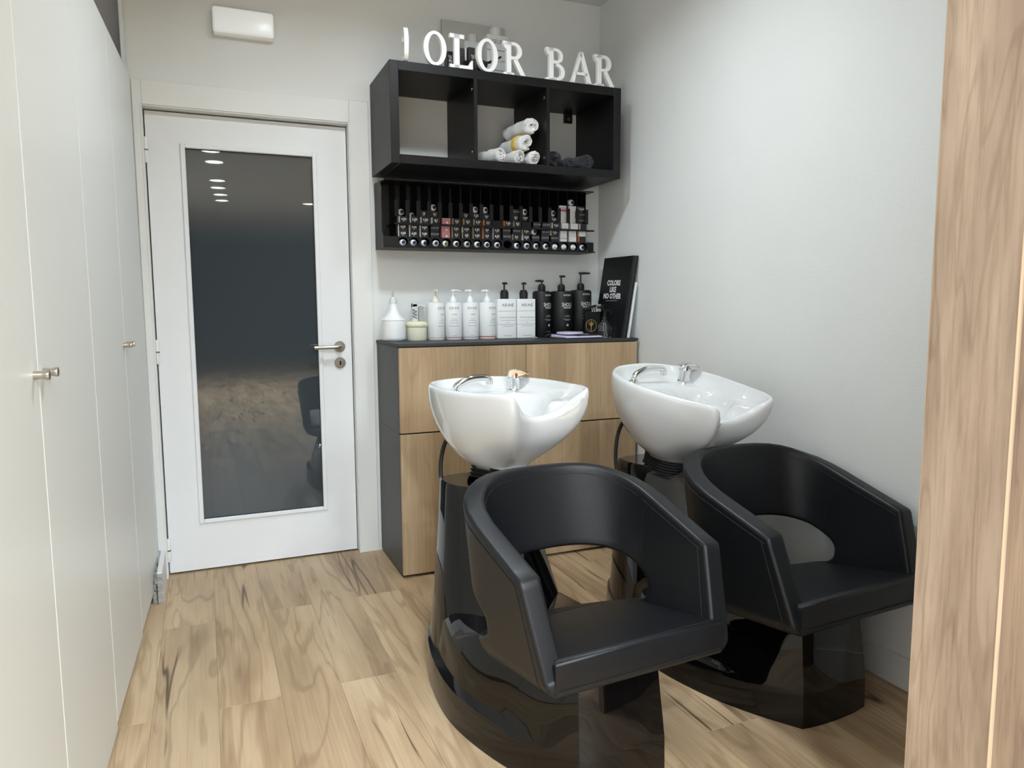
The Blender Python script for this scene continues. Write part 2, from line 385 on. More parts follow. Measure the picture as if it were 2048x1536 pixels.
for hzz in (1.872, 1.012, 0.118):
    bm = bmesh.new(); lathe(bm, [(0.0, -0.055), (0.006, -0.053), (0.0085, -0.045), (0.0085, -0.003), (0.0085, 0.045), (0.006, 0.053), (0.0, 0.055)], 14)
    hg = obj('hinge', bm, 'hinge', D, True); hg.location = (-0.001, -0.02, hzz)
    bm = bmesh.new(); lathe(bm, [(0.0088, -0.003), (0.0092, 0.0), (0.0088, 0.003)], 14); obj('hinge_pin', bm, 'brass', hg, True)

D.location.y += 0.034
# ceiling lamps, added fill lamps included
LB = {}
def downlight(i, x, y, on):
    t = empty('ceiling_light', (x, y, H))
    row = 'wardrobe side' if x < -1.2 else ('partly added wash chair row' if x < 0 else ('salon near row' if x < 1.5 else 'salon far row'))
    LB[row] = LB.get(row, 0) + 1
    tag(t, 'round white ceiling downlight, %s from the door end on the %s' % (['first', 'second', 'third', 'fourth', 'fifth', 'sixth', 'seventh', 'eighth'][LB[row]-1], row), 'light', 'round ceiling downlights')
    bm = bmesh.new(); lathe(bm, [(0.088, 0.0), (0.115, 0.0), (0.115, -0.006), (0.09, -0.012), (0.088, -0.006)], 40); obj('rim', bm, 'white', t, True)
    bm = bmesh.new(); lathe(bm, [(0.0, -0.002), (0.088, -0.002), (0.088, -0.006), (0.0, -0.006)], 40); obj('diffuser', bm, 'lamp', t, True)
    ld = bpy.data.lights.new('downlight', 'AREA'); ld.shape = 'DISK'; ld.size = 0.17; ld.energy = LAMP_W*on; ld.color = (0.815, 0.912, 1.0); ld.spread = math.radians(160)
    lo = bpy.data.objects.new('downlight', ld); link(lo, t); lo.location = (0, 0, -0.014)
for i, (x, y, on) in enumerate(LAMPS): downlight(i, x, y, on)

# ================================================================== WARDROBE (left)
K = 0.04
def cx(y): return -2.056 + K*y
WD = empty('wardrobe', (cx(-1.26), -1.26, 0), (0, 0, -math.atan(K)))
tag(WD, 'tall white built-in wardrobe with flush doors and small steel knobs', 'wardrobe')
DW = 0.583
# local frame: +X out of the door face, +Y towards the back wall
seams = [-1.749, -1.166, -0.583, 0.0, 0.590, 1.172]
bots = [0.004, 0.006, 0.010, 0.030, 0.046]
for k in range(5):
    a, b_ = seams[k], seams[k+1]
    bm = bmesh.new(); box(bm, -0.02, 0.0, a+0.0022, b_-0.0022, bots[k], 2.137, bev=0.002, seg=2)
    d = obj('wardrobe_door', bm, 'closet', WD)
    side = 1 if k % 2 == 0 else -1          # doors open in pairs around seams 1, 3 ...
    kx = (b_ if k in (1, 3) else a) if k > 0 else a
    ky = kx - 0.036 if k in (1, 3) else kx + 0.036
    if k == 0: continue
    bm = bmesh.new()
    lathe(bm, [(0.0, 0.0), (0.0085, 0.0), (0.0085, 0.008), (0.0083, 0.013), (0.0085, 0.018), (0.0095, 0.021), (0.0095, 0.0255), (0.009, 0.0265), (0.0, 0.0265)], 20, axis='x')
    kb = obj('knob', bm, 'steel', d, True); kb.location = (0.0, ky, 1.080); kb['label'] = 'small brushed steel knob'
bm = bmesh.new(); box(bm, -0.55, -0.026, -1.749, 1.10, 0.0, 2.12)
obj('carcass', bm, 'closet_in', WD)

# ================================================================== EMERGENCY LIGHT
EL = empty('emergency_light', (-1.612, 0, 2.361)); tag(EL, 'white rectangular emergency light mounted on the wall above the door', 'light')
bm = bmesh.new(); box(bm, -0.122, 0.122, -0.030, 0.0, 0.0, 0.108, bev=0.006, seg=2); obj('housing', bm, 'emerb', EL, True)
bm = bmesh.new(); box(bm, -0.124, 0.124, -0.052, -0.0285, 0.008, 0.112, bev=0.012, seg=4)
for v in bm.verts:
    if v.co.y < -0.045: v.co.y -= 0.010*(1-(v.co.x/0.124)**2)
obj('cover', bm, 'emer', EL, True, 60)

# ================================================================== WALL SHELF with letters, towels
SX, SZ = -1.0654, 1.8121
SH = empty('wall_shelf', (SX, 0, SZ)); tag(SH, 'black-brown wall shelf with three open cubes above the dye rack', 'shelf')
T = 0.038
obj('side_panel', B(0, T, -0.39, -0.002, 0, 0.42, bev=0.001), 'shelfv', SH); o = obj('side_panel', B(0, T, -0.39, -0.002, 0, 0.42, bev=0.001), 'shelfv', SH); o.location.x = 1.12-T
for n, z in (('bottom_panel', 0.0), ('top_panel', 0.42-T)):
    o = obj(n, B(T+0.0003, 1.12-T-0.0003, -0.389, -0.002, 0, T, bev=0.001), 'shelfw', SH); o.location.z = z
cw = (1.12-2*T-2*0.016)/3
for k in (1, 2):
    o = obj('divider', B(0, 0.016, -0.388, -0.004, T, 0.42-T, bev=0.0005), 'shelfv', SH); o.location.x = T + k*cw + (k-1)*0.016
    for z in (0.075, 0.345):
        bm = bmesh.new(); lathe(bm, [(0, 0), (0.007, 0), (0.0065, -0.0025), (0, -0.003)], 12, axis='x')
        c = obj('cam_screw', bm, 'dsteel', o, True); c.location = (-0.0002, -0.36, z)
br = obj('mounting_bracket', B(-0.022, 0.022, -0.02, -0.003, -0.045, 0.0), 'black', SH); br.location = (1.03, 0, 0.42-T-0.002)
bm = bmesh.new(); lathe(bm, [(0, 0), (0.009, 0), (0.008, -0.003), (0, -0.004)], 14, axis='y'); c = obj('screw', bm, 'dsteel', br, True); c.location = (0, -0.02, -0.026)

# ---- letters: built from prisms and elliptical strokes; height 0.14, thickness 0.018
def ell(bm, cx_, cz, a, b_, ai, bi, t0, t1, n=28, y0=-0.009, y1=0.009, icx=None):
    icx = cx_ if icx is None else icx
    full = abs(t1-t0-2*PI) < 1e-6
    R = []
    for k in range(n + (0 if full else 1)):
        t = t0+(t1-t0)*k/n
        o_ = (cx_+a*math.cos(t), cz+b_*math.sin(t)); i_ = (icx+ai*math.cos(t), cz+bi*math.sin(t))
        R.append([bm.verts.new((p[0], y, p[1])) for p in (o_, i_) for y in (y0, y1)])
    m_ = len(R)
    for k in range(m_ if full else m_-1):
        A_, B_ = R[k], R[(k+1) % m_]
        for i, j in ((0, 1), (1, 3), (3, 2), (2, 0)): bm.faces.new((A_[i], A_[j], B_[j], B_[i]))
    if not full:
        for A_ in (R[0], R[-1]): bm.faces.new((A_[0], A_[1], A_[3], A_[2]))
def letter_bm(ch, h=0.142):
    bm = bmesh.new(); Y = (-0.009, 0.009); P = lambda poly: prism(bm, poly, *Y)
    if ch == 'O': ell(bm, 0, h/2, 0.052, h/2, 0.031, h/2-0.013, 0, 2*PI, 44)
    if ch == 'C':
        ell(bm, 0.008, h/2, 0.054, h/2, 0.036, h/2-0.013, math.radians(48), math.radians(318), 40, icx=0.012)
        P([(0.036, h*0.66), (0.050, h*0.66), (0.050, h), (0.044, h)]); P([(0.034, h*0.14), (0.046, h*0.10), (0.052, h*0.24), (0.046, h*0.26)])
    if ch == 'L':
        P([(-0.030, 0.0), (-0.006, 0.0), (-0.006, h), (-0.030, h)]); P([(-0.05, h-0.017), (0.016, h-0.017), (0.016, h), (-0.05, h)])
        P([(-0.05, 0.0), (0.056, 0.0), (0.056, 0.040), (0.050, 0.040), (0.036, 0.016), (-0.05, 0.014)])
    if ch in 'RB':
        P([(-0.036, 0), (-0.014, 0), (-0.014, h), (-0.036, h)]); P([(-0.054, h-0.014), (-0.014, h-0.014), (-0.014, h), (-0.054, h)]); P([(-0.052, 0), (0.0, 0), (0.0, 0.010), (-0.052, 0.010)])
        P([(-0.048, h-0.026), (-0.036, h-0.036), (-0.036, h-0.01), (-0.054, h-0.012)])
    if ch == 'R':
        ell(bm, 0.0, h*0.735, 0.040, h*0.265, 0.020, h*0.265-0.014, -PI/2, PI/2, 22)
        P([(-0.016, h-0.014), (0.001, h-0.014), (0.001, h), (-0.016, h)]); P([(-0.016, h*0.47), (0.001, h*0.47), (0.001, h*0.47+0.014), (-0.016, h*0.47+0.014)])
        P([(-0.006, h*0.50), (0.016, h*0.50), (0.060, 0.0), (0.034, 0.0)])
    if ch == 'B':
        ell(bm, 0.0, h*0.765, 0.036, h*0.235, 0.018, h*0.235-0.013, -PI/2, PI/2, 20); ell(bm, 0.0, h*0.275, 0.046, h*0.275, 0.025, h*0.275-0.014, -PI/2, PI/2, 22)
        for z in (h-0.013, h*0.53, 0.0): P([(-0.016, z), (0.001, z), (0.001, z+0.014 if z < h-0.014 else h), (-0.016, z+0.014 if z < h-0.014 else h)])
    if ch == 'A':
        P([(-0.056, 0), (-0.040, 0), (0.004, h*0.92), (-0.004, h), (-0.010, h*0.96)]); P([(0.032, 0), (0.056, 0), (0.008, h), (-0.008, h), (-0.010, h*0.96)])
        P([(-0.034, h*0.27), (0.034, h*0.27), (0.030, h*0.27+0.013), (-0.030, h*0.27+0.013)]); P([(-0.060, 0), (-0.034, 0), (-0.034, 0.006), (-0.060, 0.006)]); P([(0.026, 0), (0.060, 0), (0.060, 0.006), (0.026, 0.006)])
    return bm
LT = [('C', -0.990, 82, 'leftmost, turned edge-on at the shelf corner'), ('O', -0.862, 4, 'right after the turned C'), ('L', -0.746, 3, 'in front of the small dye boxes'),
      ('O', -0.622, 8, 'between the L and the R in COLOR'), ('R', -0.495, 3, 'ending the word COLOR'), ('B', -0.285, 3, 'starting the word BAR'), ('A', -0.154, 2, 'in the middle of BAR'), ('R', -0.034, 2, 'ending the word BAR')]
for ch, x, yw, wh in LT:
    o = obj('letter', letter_bm(ch), 'white', None, True, 30); o.location = (x, -0.372, SZ+0.42+0.0005); o.rotation_euler.z = math.radians(yw)
    tag(o, 'white serif decorative letter %s %s' % (ch, wh), 'letter', 'white letters on the wall shelf')

# ---- things on top of the shelf
ZT = SZ + 0.4205
mi = empty('mirror_tile', (-0.553, -0.012, ZT)); tag(mi, 'square frameless mirror tile leaning on the wall behind the letters', 'mirror')
mi.rotation_euler.x = math.radians(-3)
obj('glass', B(-0.163, 0.163, -0.024, -0.020, 0, 0.335, bev=0.0006), 'mirror', mi)
obj('backing', B(-0.163, 0.163, -0.0198, -0.017, 0, 0.335), 'bookp', mi)
def jug(name, x, y, label, lab=True):
    t = empty(name, (x, y, ZT)); tag(t, label, 'bottle', 'developer bottles behind the letters')
    bm = bmesh.new(); box(bm, -0.056, 0.056, -0.036, 0.036, 0, 0.238, bev=0.008, seg=3); obj('bottle_body', bm, 'plasg', t, True)
    bm = bmesh.new(); lathe(bm, [(0.026, 0.236), (0.027, 0.246), (0.026, 0.272), (0.022, 0.279), (0, 0.280)], 24); obj('cap', bm, 'plasg', t, True)
    for z in (0.075, 0.165): obj('groove', B(-0.0565, 0.0565, -0.0366, -0.0360, z, z+0.003), 'inkg', t)
    if lab:
        for s, z, sz, ml in (('KEUNÉ', 0.205, 0.026, 'inkg'), ('DEVELOPER', 0.118, 0.015, 'inkg')):
            meobj('lettering', text_mesh(s, sz, 0, ml), t, (0.004, -0.0368, z))
    return t
jug('developer_bottle', -0.493, -0.150, 'pale grey developer bottle between the letters O and R')
t2 = jug('developer_bottle', -0.585, -0.085, 'pale grey developer bottle half hidden behind the second letter O', False)
t2.scale = (0.92, 0.92, 0.92)
def small_box(x, y, sx_, sy_, h, m1, label, txt=None, side=None, rot=0):
    t = empty('dye_box', (x, y, ZT)); t.rotation_euler.z = math.radians(rot); tag(t, label, 'box', 'boxes behind the letters')
    bm = bmesh.new(); box(bm, -sx_/2, sx_/2, -sy_/2, sy_/2, 0, h, bev=0.0008); obj('carton', bm, m1, t)
    if side: obj('side_stripe', B(sx_/2-0.012, sx_/2+0.0006, -sy_/2-0.0006, sy_/2, 0.001, h-0.001), side, t)
    if txt:
        o = meobj('lettering', text_mesh(txt, 0.02, 0, 'inkw'), t, (0, -sy_/2-0.0012, h*0.55)); o.rotation_euler.y = -PI/2
small_box(-0.757, -0.245, 0.028, 0.05, 0.105, 'boxb', 'upright black dye box left of the letter L', 'KEUNÉ')
small_box(-0.700, -0.235, 0.030, 0.05, 0.130, 'bookp', 'dark grey dye box behind the letter L stem', None)
small_box(-0.678, -0.225, 0.010, 0.05, 0.135, 'boxw', 'thin white box edge-on behind the letter L')
small_box(-0.648, -0.235, 0.044, 0.05, 0.138, 'bookp', 'grey dye box with tan side, right of the letter L', 'KEUNÉ', 's_cream', 4)
bw = empty('mixing_bowl', (-0.655, -0.312, ZT)); tag(bw, 'small black tint mixing bowl behind the letter L', 'bowl')
bm = bmesh.new(); lathe(bm, [(0.0, 0.0), (0.034, 0.0), (0.044, 0.012), (0.056, 0.046), (0.058, 0.052), (0.054, 0.052), (0.042, 0.014), (0, 0.006)], 32); obj('bowl', bm, 'black', bw, True)
tb = empty('tint_brush', (-0.600, -0.300, ZT+0.040)); tag(tb, 'black tint brush lying across the mixing bowl', 'brush')
bm = bmesh.new(); tube(bm, [(-0.03, 0.0, 0.016), (0.02, 0, 0.030), (0.075, 0, 0.060)], [0.004, 0.006, 0.0045], 8); obj('brush_handle', bm, 'black', tb, True)
bm = bmesh.new(); box(bm, -0.055, -0.028, -0.014, 0.014, 0.006, 0.018, bev=0.002); obj('bristles', bm, 'black', tb)

# ---- rolled towels
def towel_me(name, r, ln, mtl, seed, turns=3.2, th=0.0085, flap=True, squash=1.0, rough=0.0022):
    rnd = random.Random(seed); bm = bmesh.new()
    n = int(turns*20); nl = 12; prof = []
    ph = -PI/2-turns*2*PI+rnd.uniform(-0.3, 0.2)
    pts = []
    for k in range(n+1):
        f = k/n; a = ph + f*turns*2*PI; rr = 0.006 + (r-th/2-0.006)*f
        rr *= 1+0.07*math.sin(2*a+seed)
        pts.append(Vector((rr*math.cos(a), rr*math.sin(a)*squash)))
    end = pts[-1]; tg = (pts[-1]-pts[-2]).normalized()
    if flap:
        for q in range(1, 3): pts.append(end + tg*0.005*q)
    loops = []
    for j in range(nl+1):
        y = ln*j/nl; lp = []
        for sgn in (1, -1):
            for i in (range(len(pts)) if sgn == 1 else range(len(pts)-1, -1, -1)):
                d = pts[min(i+1, len(pts)-1)]-pts[max(i-1, 0)]; d.normalize(); nn = Vector((d.y, -d.x))
                p = pts[i] + nn*sgn*th*0.45
                jit = rough*(rnd.random()-0.5)*2
                e = (1.0 - (0.05 if j in (0, nl) else 0))*(1+0.05*math.sin(j*1.3+seed)+0.06*j/nl)
                lp.append(bm.verts.new((p.x*e+jit, y + rnd.uniform(-1, 1)*rough + 0.006*math.sin(i*0.35+seed)*(1 if j in (0, nl) else 0.3), p.y*e+rnd.uniform(-1, 1)*rough)))
        loops.append(lp)
    m_ = len(loops[0])
    for j in range(nl):
        for i in range(m_): bm.faces.new((loops[j][i], loops[j][(i+1) % m_], loops[j+1][(i+1) % m_], loops[j+1][i]))
    h_ = m_//2
    for lp in (loops[0], loops[-1]):
        for i in range(h_-1): bm.faces.new((lp[i], lp[i+1], lp[m_-2-i], lp[m_-1-i]))
    return bm
ZS = SZ+T
TW = [(-0.540, -0.335, 0.0375, 0.19, 14, 'white rolled towel lying apart at the left of the stack', 0),
      (-0.452, -0.342, 0.0350, 0.21, 3, 'white rolled towel in the middle of the bottom row', 0),
      (-0.378, -0.345, 0.0350, 0.21, 0, 'white rolled towel at the bottom beside the divider', 0),
      (-0.418, -0.338, 0.0370, 0.21, 6, 'white rolled towel with a yellow band in the second layer', 1),
      (-0.384, -0.330, 0.0390, 0.21, 8, 'white rolled towel on top of the stack', 0)]
zc = [0.040, 0.0375, 0.0375, 0.108, 0.187]
for k, (x, y, r, ln, rot, lab, band) in enumerate(TW):
    t = empty('rolled_towel', (x, y, ZS+zc[k])); t.rotation_euler = (0, 0, math.radians(rot)); tag(t, lab, 'towel', 'white rolled towels in the shelf')
    obj('terry_roll', towel_me('t', r, ln, 'towel', k+3), 'towel', t, True, 80)
    if band:
        bm = bmesh.new()
        for yy in (0.052, 0.064, 0.076):
            lathe(bm, [(r+0.0012, yy-0.004), (r+0.0022, yy-0.003), (r+0.0022, yy+0.003), (r+0.0012, yy+0.004)], 28, axis='y')
        o = obj('woven_band', bm, 'towely', t, True); o['label'] = 'yellow woven band'
NT = [(-0.268, -0.335, 0.043, 0.20, 0, 'navy rolled towel against the divider', 0.046), (-0.186, -0.340, 0.032, 0.20, 0, 'navy crumpled towel between the two bigger navy rolls', 0.032), (-0.092, -0.330, 0.048, 0.19, 4, 'navy rolled towel at the right end of the shelf', 0.041)]
for k, (x, y, r, ln, rot, lab, z) in enumerate(NT):
    t = empty('rolled_towel', (x, y, ZS+z)); t.rotation_euler.z = math.radians(rot); tag(t, lab, 'towel', 'navy rolled towels in the shelf')
    obj('terry_roll', towel_me('n', r, ln, 'navy', k+11, turns=2.6, th=0.013, squash=0.86, rough=0.0026), 'navy', t, True, 80)

# ================================================================== DYE RACK
RX0, RX1, RZ0, RZ1 = -1.052, 0.036, 1.474, 1.786
DX = 0.05222; X0 = -0.961
RK = empty('dye_rack', (-0.5, 0, RZ0)); tag(RK, 'black wall rack of hair dye boxes and tubes below the shelf', 'rack')
def rp(name, x0, x1, y0, y1, z0, z1, bev=0.0006, mtl='rack'): return part_box(name, RK, mtl, x0, x1, y0, y1, z0, z1, bev)
rp('back_panel', RX0, RX1, -0.006, -0.001, RZ0, RZ1, mtl='black')
rp('top_panel', RX0+0.01, RX1+0.01, -0.148, -0.006, RZ1-0.006, RZ1, mtl='black')
bm = bmesh.new()
prism(bm, [(0.0, 0.0), (-0.165, 0.0), (-0.165, 0.055), (-0.140, 0.075), (-0.140, 0.235), (-0.150, 0.262), (-0.150, 0.268), (-0.12, 0.305), (0, 0.305)], 0, 0.004)
for v in bm.verts: v.co = Vector((v.co.y, v.co.x, v.co.z))
o = obj('end_panel', bm, 'rack', RK); o.location = (RX0-0.004+0.5, 0, 0)
# bottom tray with a row of round holes
bm = bmesh.new(); n = 20
hz0, hz1 = RZ0+0.006, RZ0+0.052; hc = RZ0+0.030
for k in range(-1, 20):
    xc = X0 + k*DX; xa, xb = xc-DX/2, xc+DX/2
    if k in (-1, 19): xa, xb = (RX0, xc+DX/2) if k == -1 else (xc-DX/2, RX1+0.004)
    for y in (-0.158,):
        if k in (-1, 19):
            q = [bm.verts.new(p) for p in ((xa, y, hz0), (xb, y, hz0), (xb, y, hz1), (xa, y, hz1))]; bm.faces.new(q); continue
        ring = [bm.verts.new((xc+0.0225*math.cos(2*PI*i/n), y, hc+0.0195*math.sin(2*PI*i/n))) for i in range(n)]
        inner = [bm.verts.new((v.co.x, y+0.10, v.co.z)) for v in ring]
        outer = []
        for i in range(n):
            a = 2*PI*i/n; dx, dz = math.cos(a), math.sin(a)
            s = min((DX/2)/abs(dx) if abs(dx) > 1e-6 else 9, ((hz1-hc) if dz > 0 else (hc-hz0))/abs(dz) if abs(dz) > 1e-6 else 9)
            outer.append(bm.verts.new((xc+dx*s, y, hc+dz*s)))
        for i in range(n):
            j = (i+1) % n
            bm.faces.new((ring[i], ring[j], outer[j], outer[i])); bm.faces.new((ring[i], inner[i], inner[j], ring[j]))
px, py, pz = RK.location
for v in bm.verts: v.co -= Vector((px, py, pz))
tr_o = obj('hole_tray', bm, 'rack', RK, False)
rp('tray_floor', RX0, RX1+0.006, -0.172, -0.006, RZ0, RZ0+0.006); rp('tray_top', RX0, RX1, -0.157, -0.006, hz1-0.001, hz1+0.001)
rp('middle_shelf', RX0+0.05, RX1+0.004, -0.150, -0.006, RZ0+0.112, RZ0+0.1155)
# tilted lip of the middle shelf
bm = bmesh.new(); prism(bm, [(-0.148, 0.1075), (-0.160, 0.1075), (-0.160, 0.1150), (-0.148, 0.1150)], RX0+0.052, RX1+0.006)
for v in bm.verts: v.co = Vector((v.co.y-px, v.co.x, v.co.z))
obj('front_lip', bm, 'rack', RK)
for c_ in (9, 12): rp('lip_backing', X0+(c_-0.48)*DX, X0+(c_+0.48)*DX, -0.150, -0.148, RZ0+0.1156, RZ0+0.144)
for k in range(20):
    xd = X0 + (k-0.5)*DX
    rp('divider_tab', xd-0.0095, xd+0.0095, -0.146, -0.142, RZ0+0.145, RZ0+0.219)
    rp('divider_wall', xd-0.0007, xd+0.0007, -0.135, -0.006, RZ0+0.0535, RZ1-0.006, bev=0)
BWD, BHT = 0.0405, 0.0288
ordn = ['first', 'second', 'third', 'fourth', 'fifth', 'sixth', 'seventh', 'eighth', 'ninth', 'tenth', 'eleventh', 'twelfth', 'thirteenth', 'fourteenth', 'fifteenth', 'sixteenth', 'seventeenth', 'eighteenth', 'nineteenth']
rown = {1: 'lowest row', 2: 'second row up', 3: 'third row up', 4: 'fourth row up', 5: 'fifth row up', 6: 'sixth row up', 7: 'top row'}
rowz = {1: RZ0+0.0535, 2: RZ0+0.0826, 3: RZ0+0.1160, 4: RZ0+0.1478, 5: RZ0+0.1768, 6: RZ0+0.2058, 7: RZ0+0.2348}
KE = 'KEUNÉ'
_bx = {}
def box_me(body, side):
    if (body, side) not in _bx:
        bm = bmesh.new(); box(bm, -BWD/2, BWD/2, 0, 0.105, 0, BHT, bev=0.0005)
        for f in bm.faces:
            f.normal_update()
            if f.calc_center_median().x < -BWD/2+0.0008: f.material_index = 1
            elif f.calc_center_median().y < 0.0006 and False: f.material_index = 1
        # a coloured band wraps onto the front's left edge
        for f in box(bm, -BWD/2-0.0004, -BWD/2+0.0035, -0.0005, 0.05, 0.0006, BHT-0.0006): f.material_index = 1
        me = bpy.data.meshes.new('dye_box'); bmesh.ops.recalc_face_normals(bm, faces=bm.faces[:]); bm.to_mesh(me); bm.free()
        me.materials.append(M[body]); me.materials.append(M[side]); _bx[(body, side)] = me
    return _bx[(body, side)]
side_word = {'s_white': 'white', 's_tan': 'tan', 's_orange': 'orange', 's_lav': 'lavender', 's_cream': 'cream', 'boxb': 'black', 'boxp': 'pink', 'boxw': 'white', 'red': 'red'}
bodyw = {'boxb': 'black', 'boxw': 'white', 'boxp': 'pink'}
def dye_box(c, r, txt, body='boxb', side='boxb', extra=None):
    jx = random.uniform(-0.0015, 0.0015); jy = random.uniform(-0.003, 0.003)
    y = {1: -0.141, 2: -0.141, 3: -0.155}.get(r, -0.132) + jy*0.5
    o = bpy.data.objects.new('dye_box', box_me(body, side)); COL.objects.link(o)
    o.location = (X0+c*DX+0.002+jx, y, rowz[r]+0.0003)
    o.rotation_euler.z = random.uniform(-0.03, 0.03)
    lab = '%s dye box' % bodyw[body]
    if txt: lab += ' with silver lettering' if txt == KE else ' marked %s' % txt
    if side != body: lab += (' and' if txt == KE else ' with') + ' %s side' % side_word[side]
    lab += ', %s, %s rack column' % (rown[r], ordn[c])
    tag(o, lab, 'box', 'hair dye boxes in the wall rack')
    if txt:
        ink = 'inkw' if body == 'boxb' else ('inkg' if body == 'boxw' else 'boxw')
        if txt == KE: me = text_mesh(KE, 0.0125, 0, 'inksil' if body == 'boxb' else ink)
        else: me = text_mesh(txt, 0.0135, 0.0003, ink)
        z = BHT*0.55
        meobj('lettering', me, o, (0.002, -0.0008, z))
        if txt != KE:
            s = bpy.data.objects.new('shade_mark', _mark(ink)); link(s, o); s.location = (0.002, -0.0008, BHT*0.20)
    if body == 'boxp':
        s = bpy.data.objects.new('round_mark', _dot()); link(s, o); s.location = (0.003, -0.0008, BHT*0.28)
    if extra == 'red': obj('red_band', B(-BWD/2, BWD/2, -0.0008, -0.0002, 0.0, 0.009), 'red', o)
_mk = {}
def _mark(ink):
    if ink not in _mk:
        bm = bmesh.new()
        for a in ((-0.003, 0.003, 0.0, 0.0009), (-0.003, 0.003, 0.004, 0.0049), (-0.003, -0.0021, 0.0, 0.0049), (0.0021, 0.003, 0.0, 0.002)): box(bm, a[0], a[1], -0.0002, 0.0001, a[2], a[3])
        me = bpy.data.meshes.new('shade_mark'); bm.to_mesh(me); bm.free(); me.materials.append(M[ink]); _mk[ink] = me
    return _mk[ink]
def _dot():
    if 'dot' not in _mk:
        bm = bmesh.new(); lathe(bm, [(0, 0.0002), (0.0045, 0.0002), (0.0045, -0.0004), (0, -0.0004)], 14, axis='y')
        me = bpy.data.meshes.new('round_mark'); bm.to_mesh(me); bm.free(); me.materials.append(M['boxw']); _mk['dot'] = me
    return _mk['dot']
W_, TN, OR, LV = 's_white', 's_tan', 's_orange', 's_lav'
table = {0: [(1, '4.00', W_), (2, '4.00', W_), (3, '4.00', W_)], 1: [(1, '6.00', W_), (2, '7.00', W_), (3, '5.00', W_)], 2: [(1, '9.00', W_), (2, '9.00', W_), (3, '7.00', W_), (4, '10', None)],
         3: [(1, KE, None), (2, KE, None), (3, '6.1', W_), (4, '6.1', W_)], 5: [(1, '5.3', TN), (2, '5.52', TN), (3, '5.3', TN)], 6: [(1, '6.3', TN), (2, '6.53', W_), (3, '6.3', TN), (4, '7.3', None)],
         7: [(1, '6.35', TN), (2, '6.35', TN), (3, '6.37', TN), (4, '7.32', TN)], 8: [(1, '6.4', OR), (2, '6.4', OR), (3, '6.4', OR), (4, '6.4', TN)], 9: [(1, '6.32', LV), (2, '6.32', LV)],
         10: [(1, KE, None), (2, KE, None), (3, '7.43', OR)], 11: [(1, '8.3', TN), (2, KE, None), (3, '8.3', TN), (4, '8.3', None), (5, KE, None)], 12: [(1, '8.23', W_), (2, '9.36', TN), (4, '9.04', None)],
         13: [(1, KE, None), (3, KE, None)], 14: [(1, KE, None), (2, KE, None), (3, KE, None)], 15: [(1, KE, None), (2, '9.26', 's_cream'), (3, '9.26', W_), (4, '9.26', None)]}
for c, rows in table.items():
    for r, t, s in rows: dye_box(c, r, t, 'boxb', s or 'boxb')
for r in (1, 2, 3): dye_box(4, r, None, 'boxp', 'boxp')
for r in (1, 2, 3, 4, 5): dye_box(16, r, KE if r == 1 else None, 'boxw', LV if r < 4 else 'boxw')
dye_box(16, 6, KE, 'boxw', 'boxw', 'red')
for r in range(1, 7): dye_box(17, r, None, 'boxw', 'boxw')
dye_box(18, 1, None, 'boxb', OR); dye_box(18, 2, None, 'boxw', 's_cream'); dye_box(18, 3, None, 'boxb', W_); dye_box(18, 4, KE, 'boxb', 'boxb'); dye_box(18, 5, KE, 'boxb', 'boxb'); dye_box(18, 6, '10.44', 'boxb', OR)
# tubes, cap towards the room
def tube_me(cm):
    bm = bmesh.new()
    lathe(bm, [(0.0, 0.10), (0.0155, 0.10), (0.0155, 0.004), (0.0148, 0.0), (0.0075, -0.006), (0.0, -0.006)], 24, axis='y', mi=0)
    me = bpy.data.meshes.new('tube_body'); bmesh.ops.recalc_face_normals(bm, faces=bm.faces[:]); bm.to_mesh(me); bm.free(); me.materials.append(M['tube'])
    for p in me.polygons: p.use_smooth = True
    me.set_sharp_from_angle(angle=math.radians(40))
    bm = bmesh.new(); lathe(bm, [(0.0075, -0.0055), (0.0078, -0.016), (0.006, -0.018), (0.0, -0.018)], 16, axis='y')
    mc = bpy.data.meshes.new('cap'); bmesh.ops.recalc_face_normals(bm, faces=bm.faces[:]); bm.to_mesh(mc); bm.free(); mc.materials.append(M[cm])
    return me, mc
TMS = {k: tube_me(k) for k in ('cap', 'capp', 'capw', 'capo')}
capw_ = {'cap': 'black', 'capp': 'purple', 'capw': 'white', 'capo': 'olive'}
def dye_tube(c, x, y, z, cm, where, rz=0.0):
    t = empty('dye_tube', (x, y, z)); t.rotation_euler = (random.uniform(-0.08, 0.08), 0, rz)
    tag(t, 'silver dye tube with %s cap, %s, %s rack column' % (capw_[cm], where, ordn[c]), 'tube', 'hair dye tubes in the wall rack')
    me, mc = TMS[cm]; meobj('tube_body', me, t); meobj('cap', mc, t)
for c in range(19):
    if c == 10: continue
    cm = {0: 'capp', 1: 'capp', 4: 'capo', 12: 'capp', 15: 'capw', 16: 'capw', 17: 'capw'}.get(c, 'cap')
    dye_tube(c, X0+c*DX+random.uniform(-0.002, 0.002), -0.148, RZ0+0.0265, cm, 'in the bottom hole', random.uniform(-0.12, 0.22))
for c, z, cm, wh in ((0, 0.1665, 'cap', 'above the lip'), (1, 0.152, 'cap', 'above the lip'), (3, 0.194, 'cap', 'on the box above the lip'), (7, 0.194, 'capp', 'on the box above the lip'), (8, 0.194, 'cap', 'on the box above the lip'),
                     (12, 0.194, 'cap', 'on the box above the lip'), (13, 0.099, 'cap', 'on the lowest box'), (15, 0.194, 'cap', 'on the box above the lip'), (17, 0.2525, 'cap', 'on top of the white boxes')):
    dye_tube(c, X0+c*DX, -0.128, RZ0+z, cm, wh, 0.1)

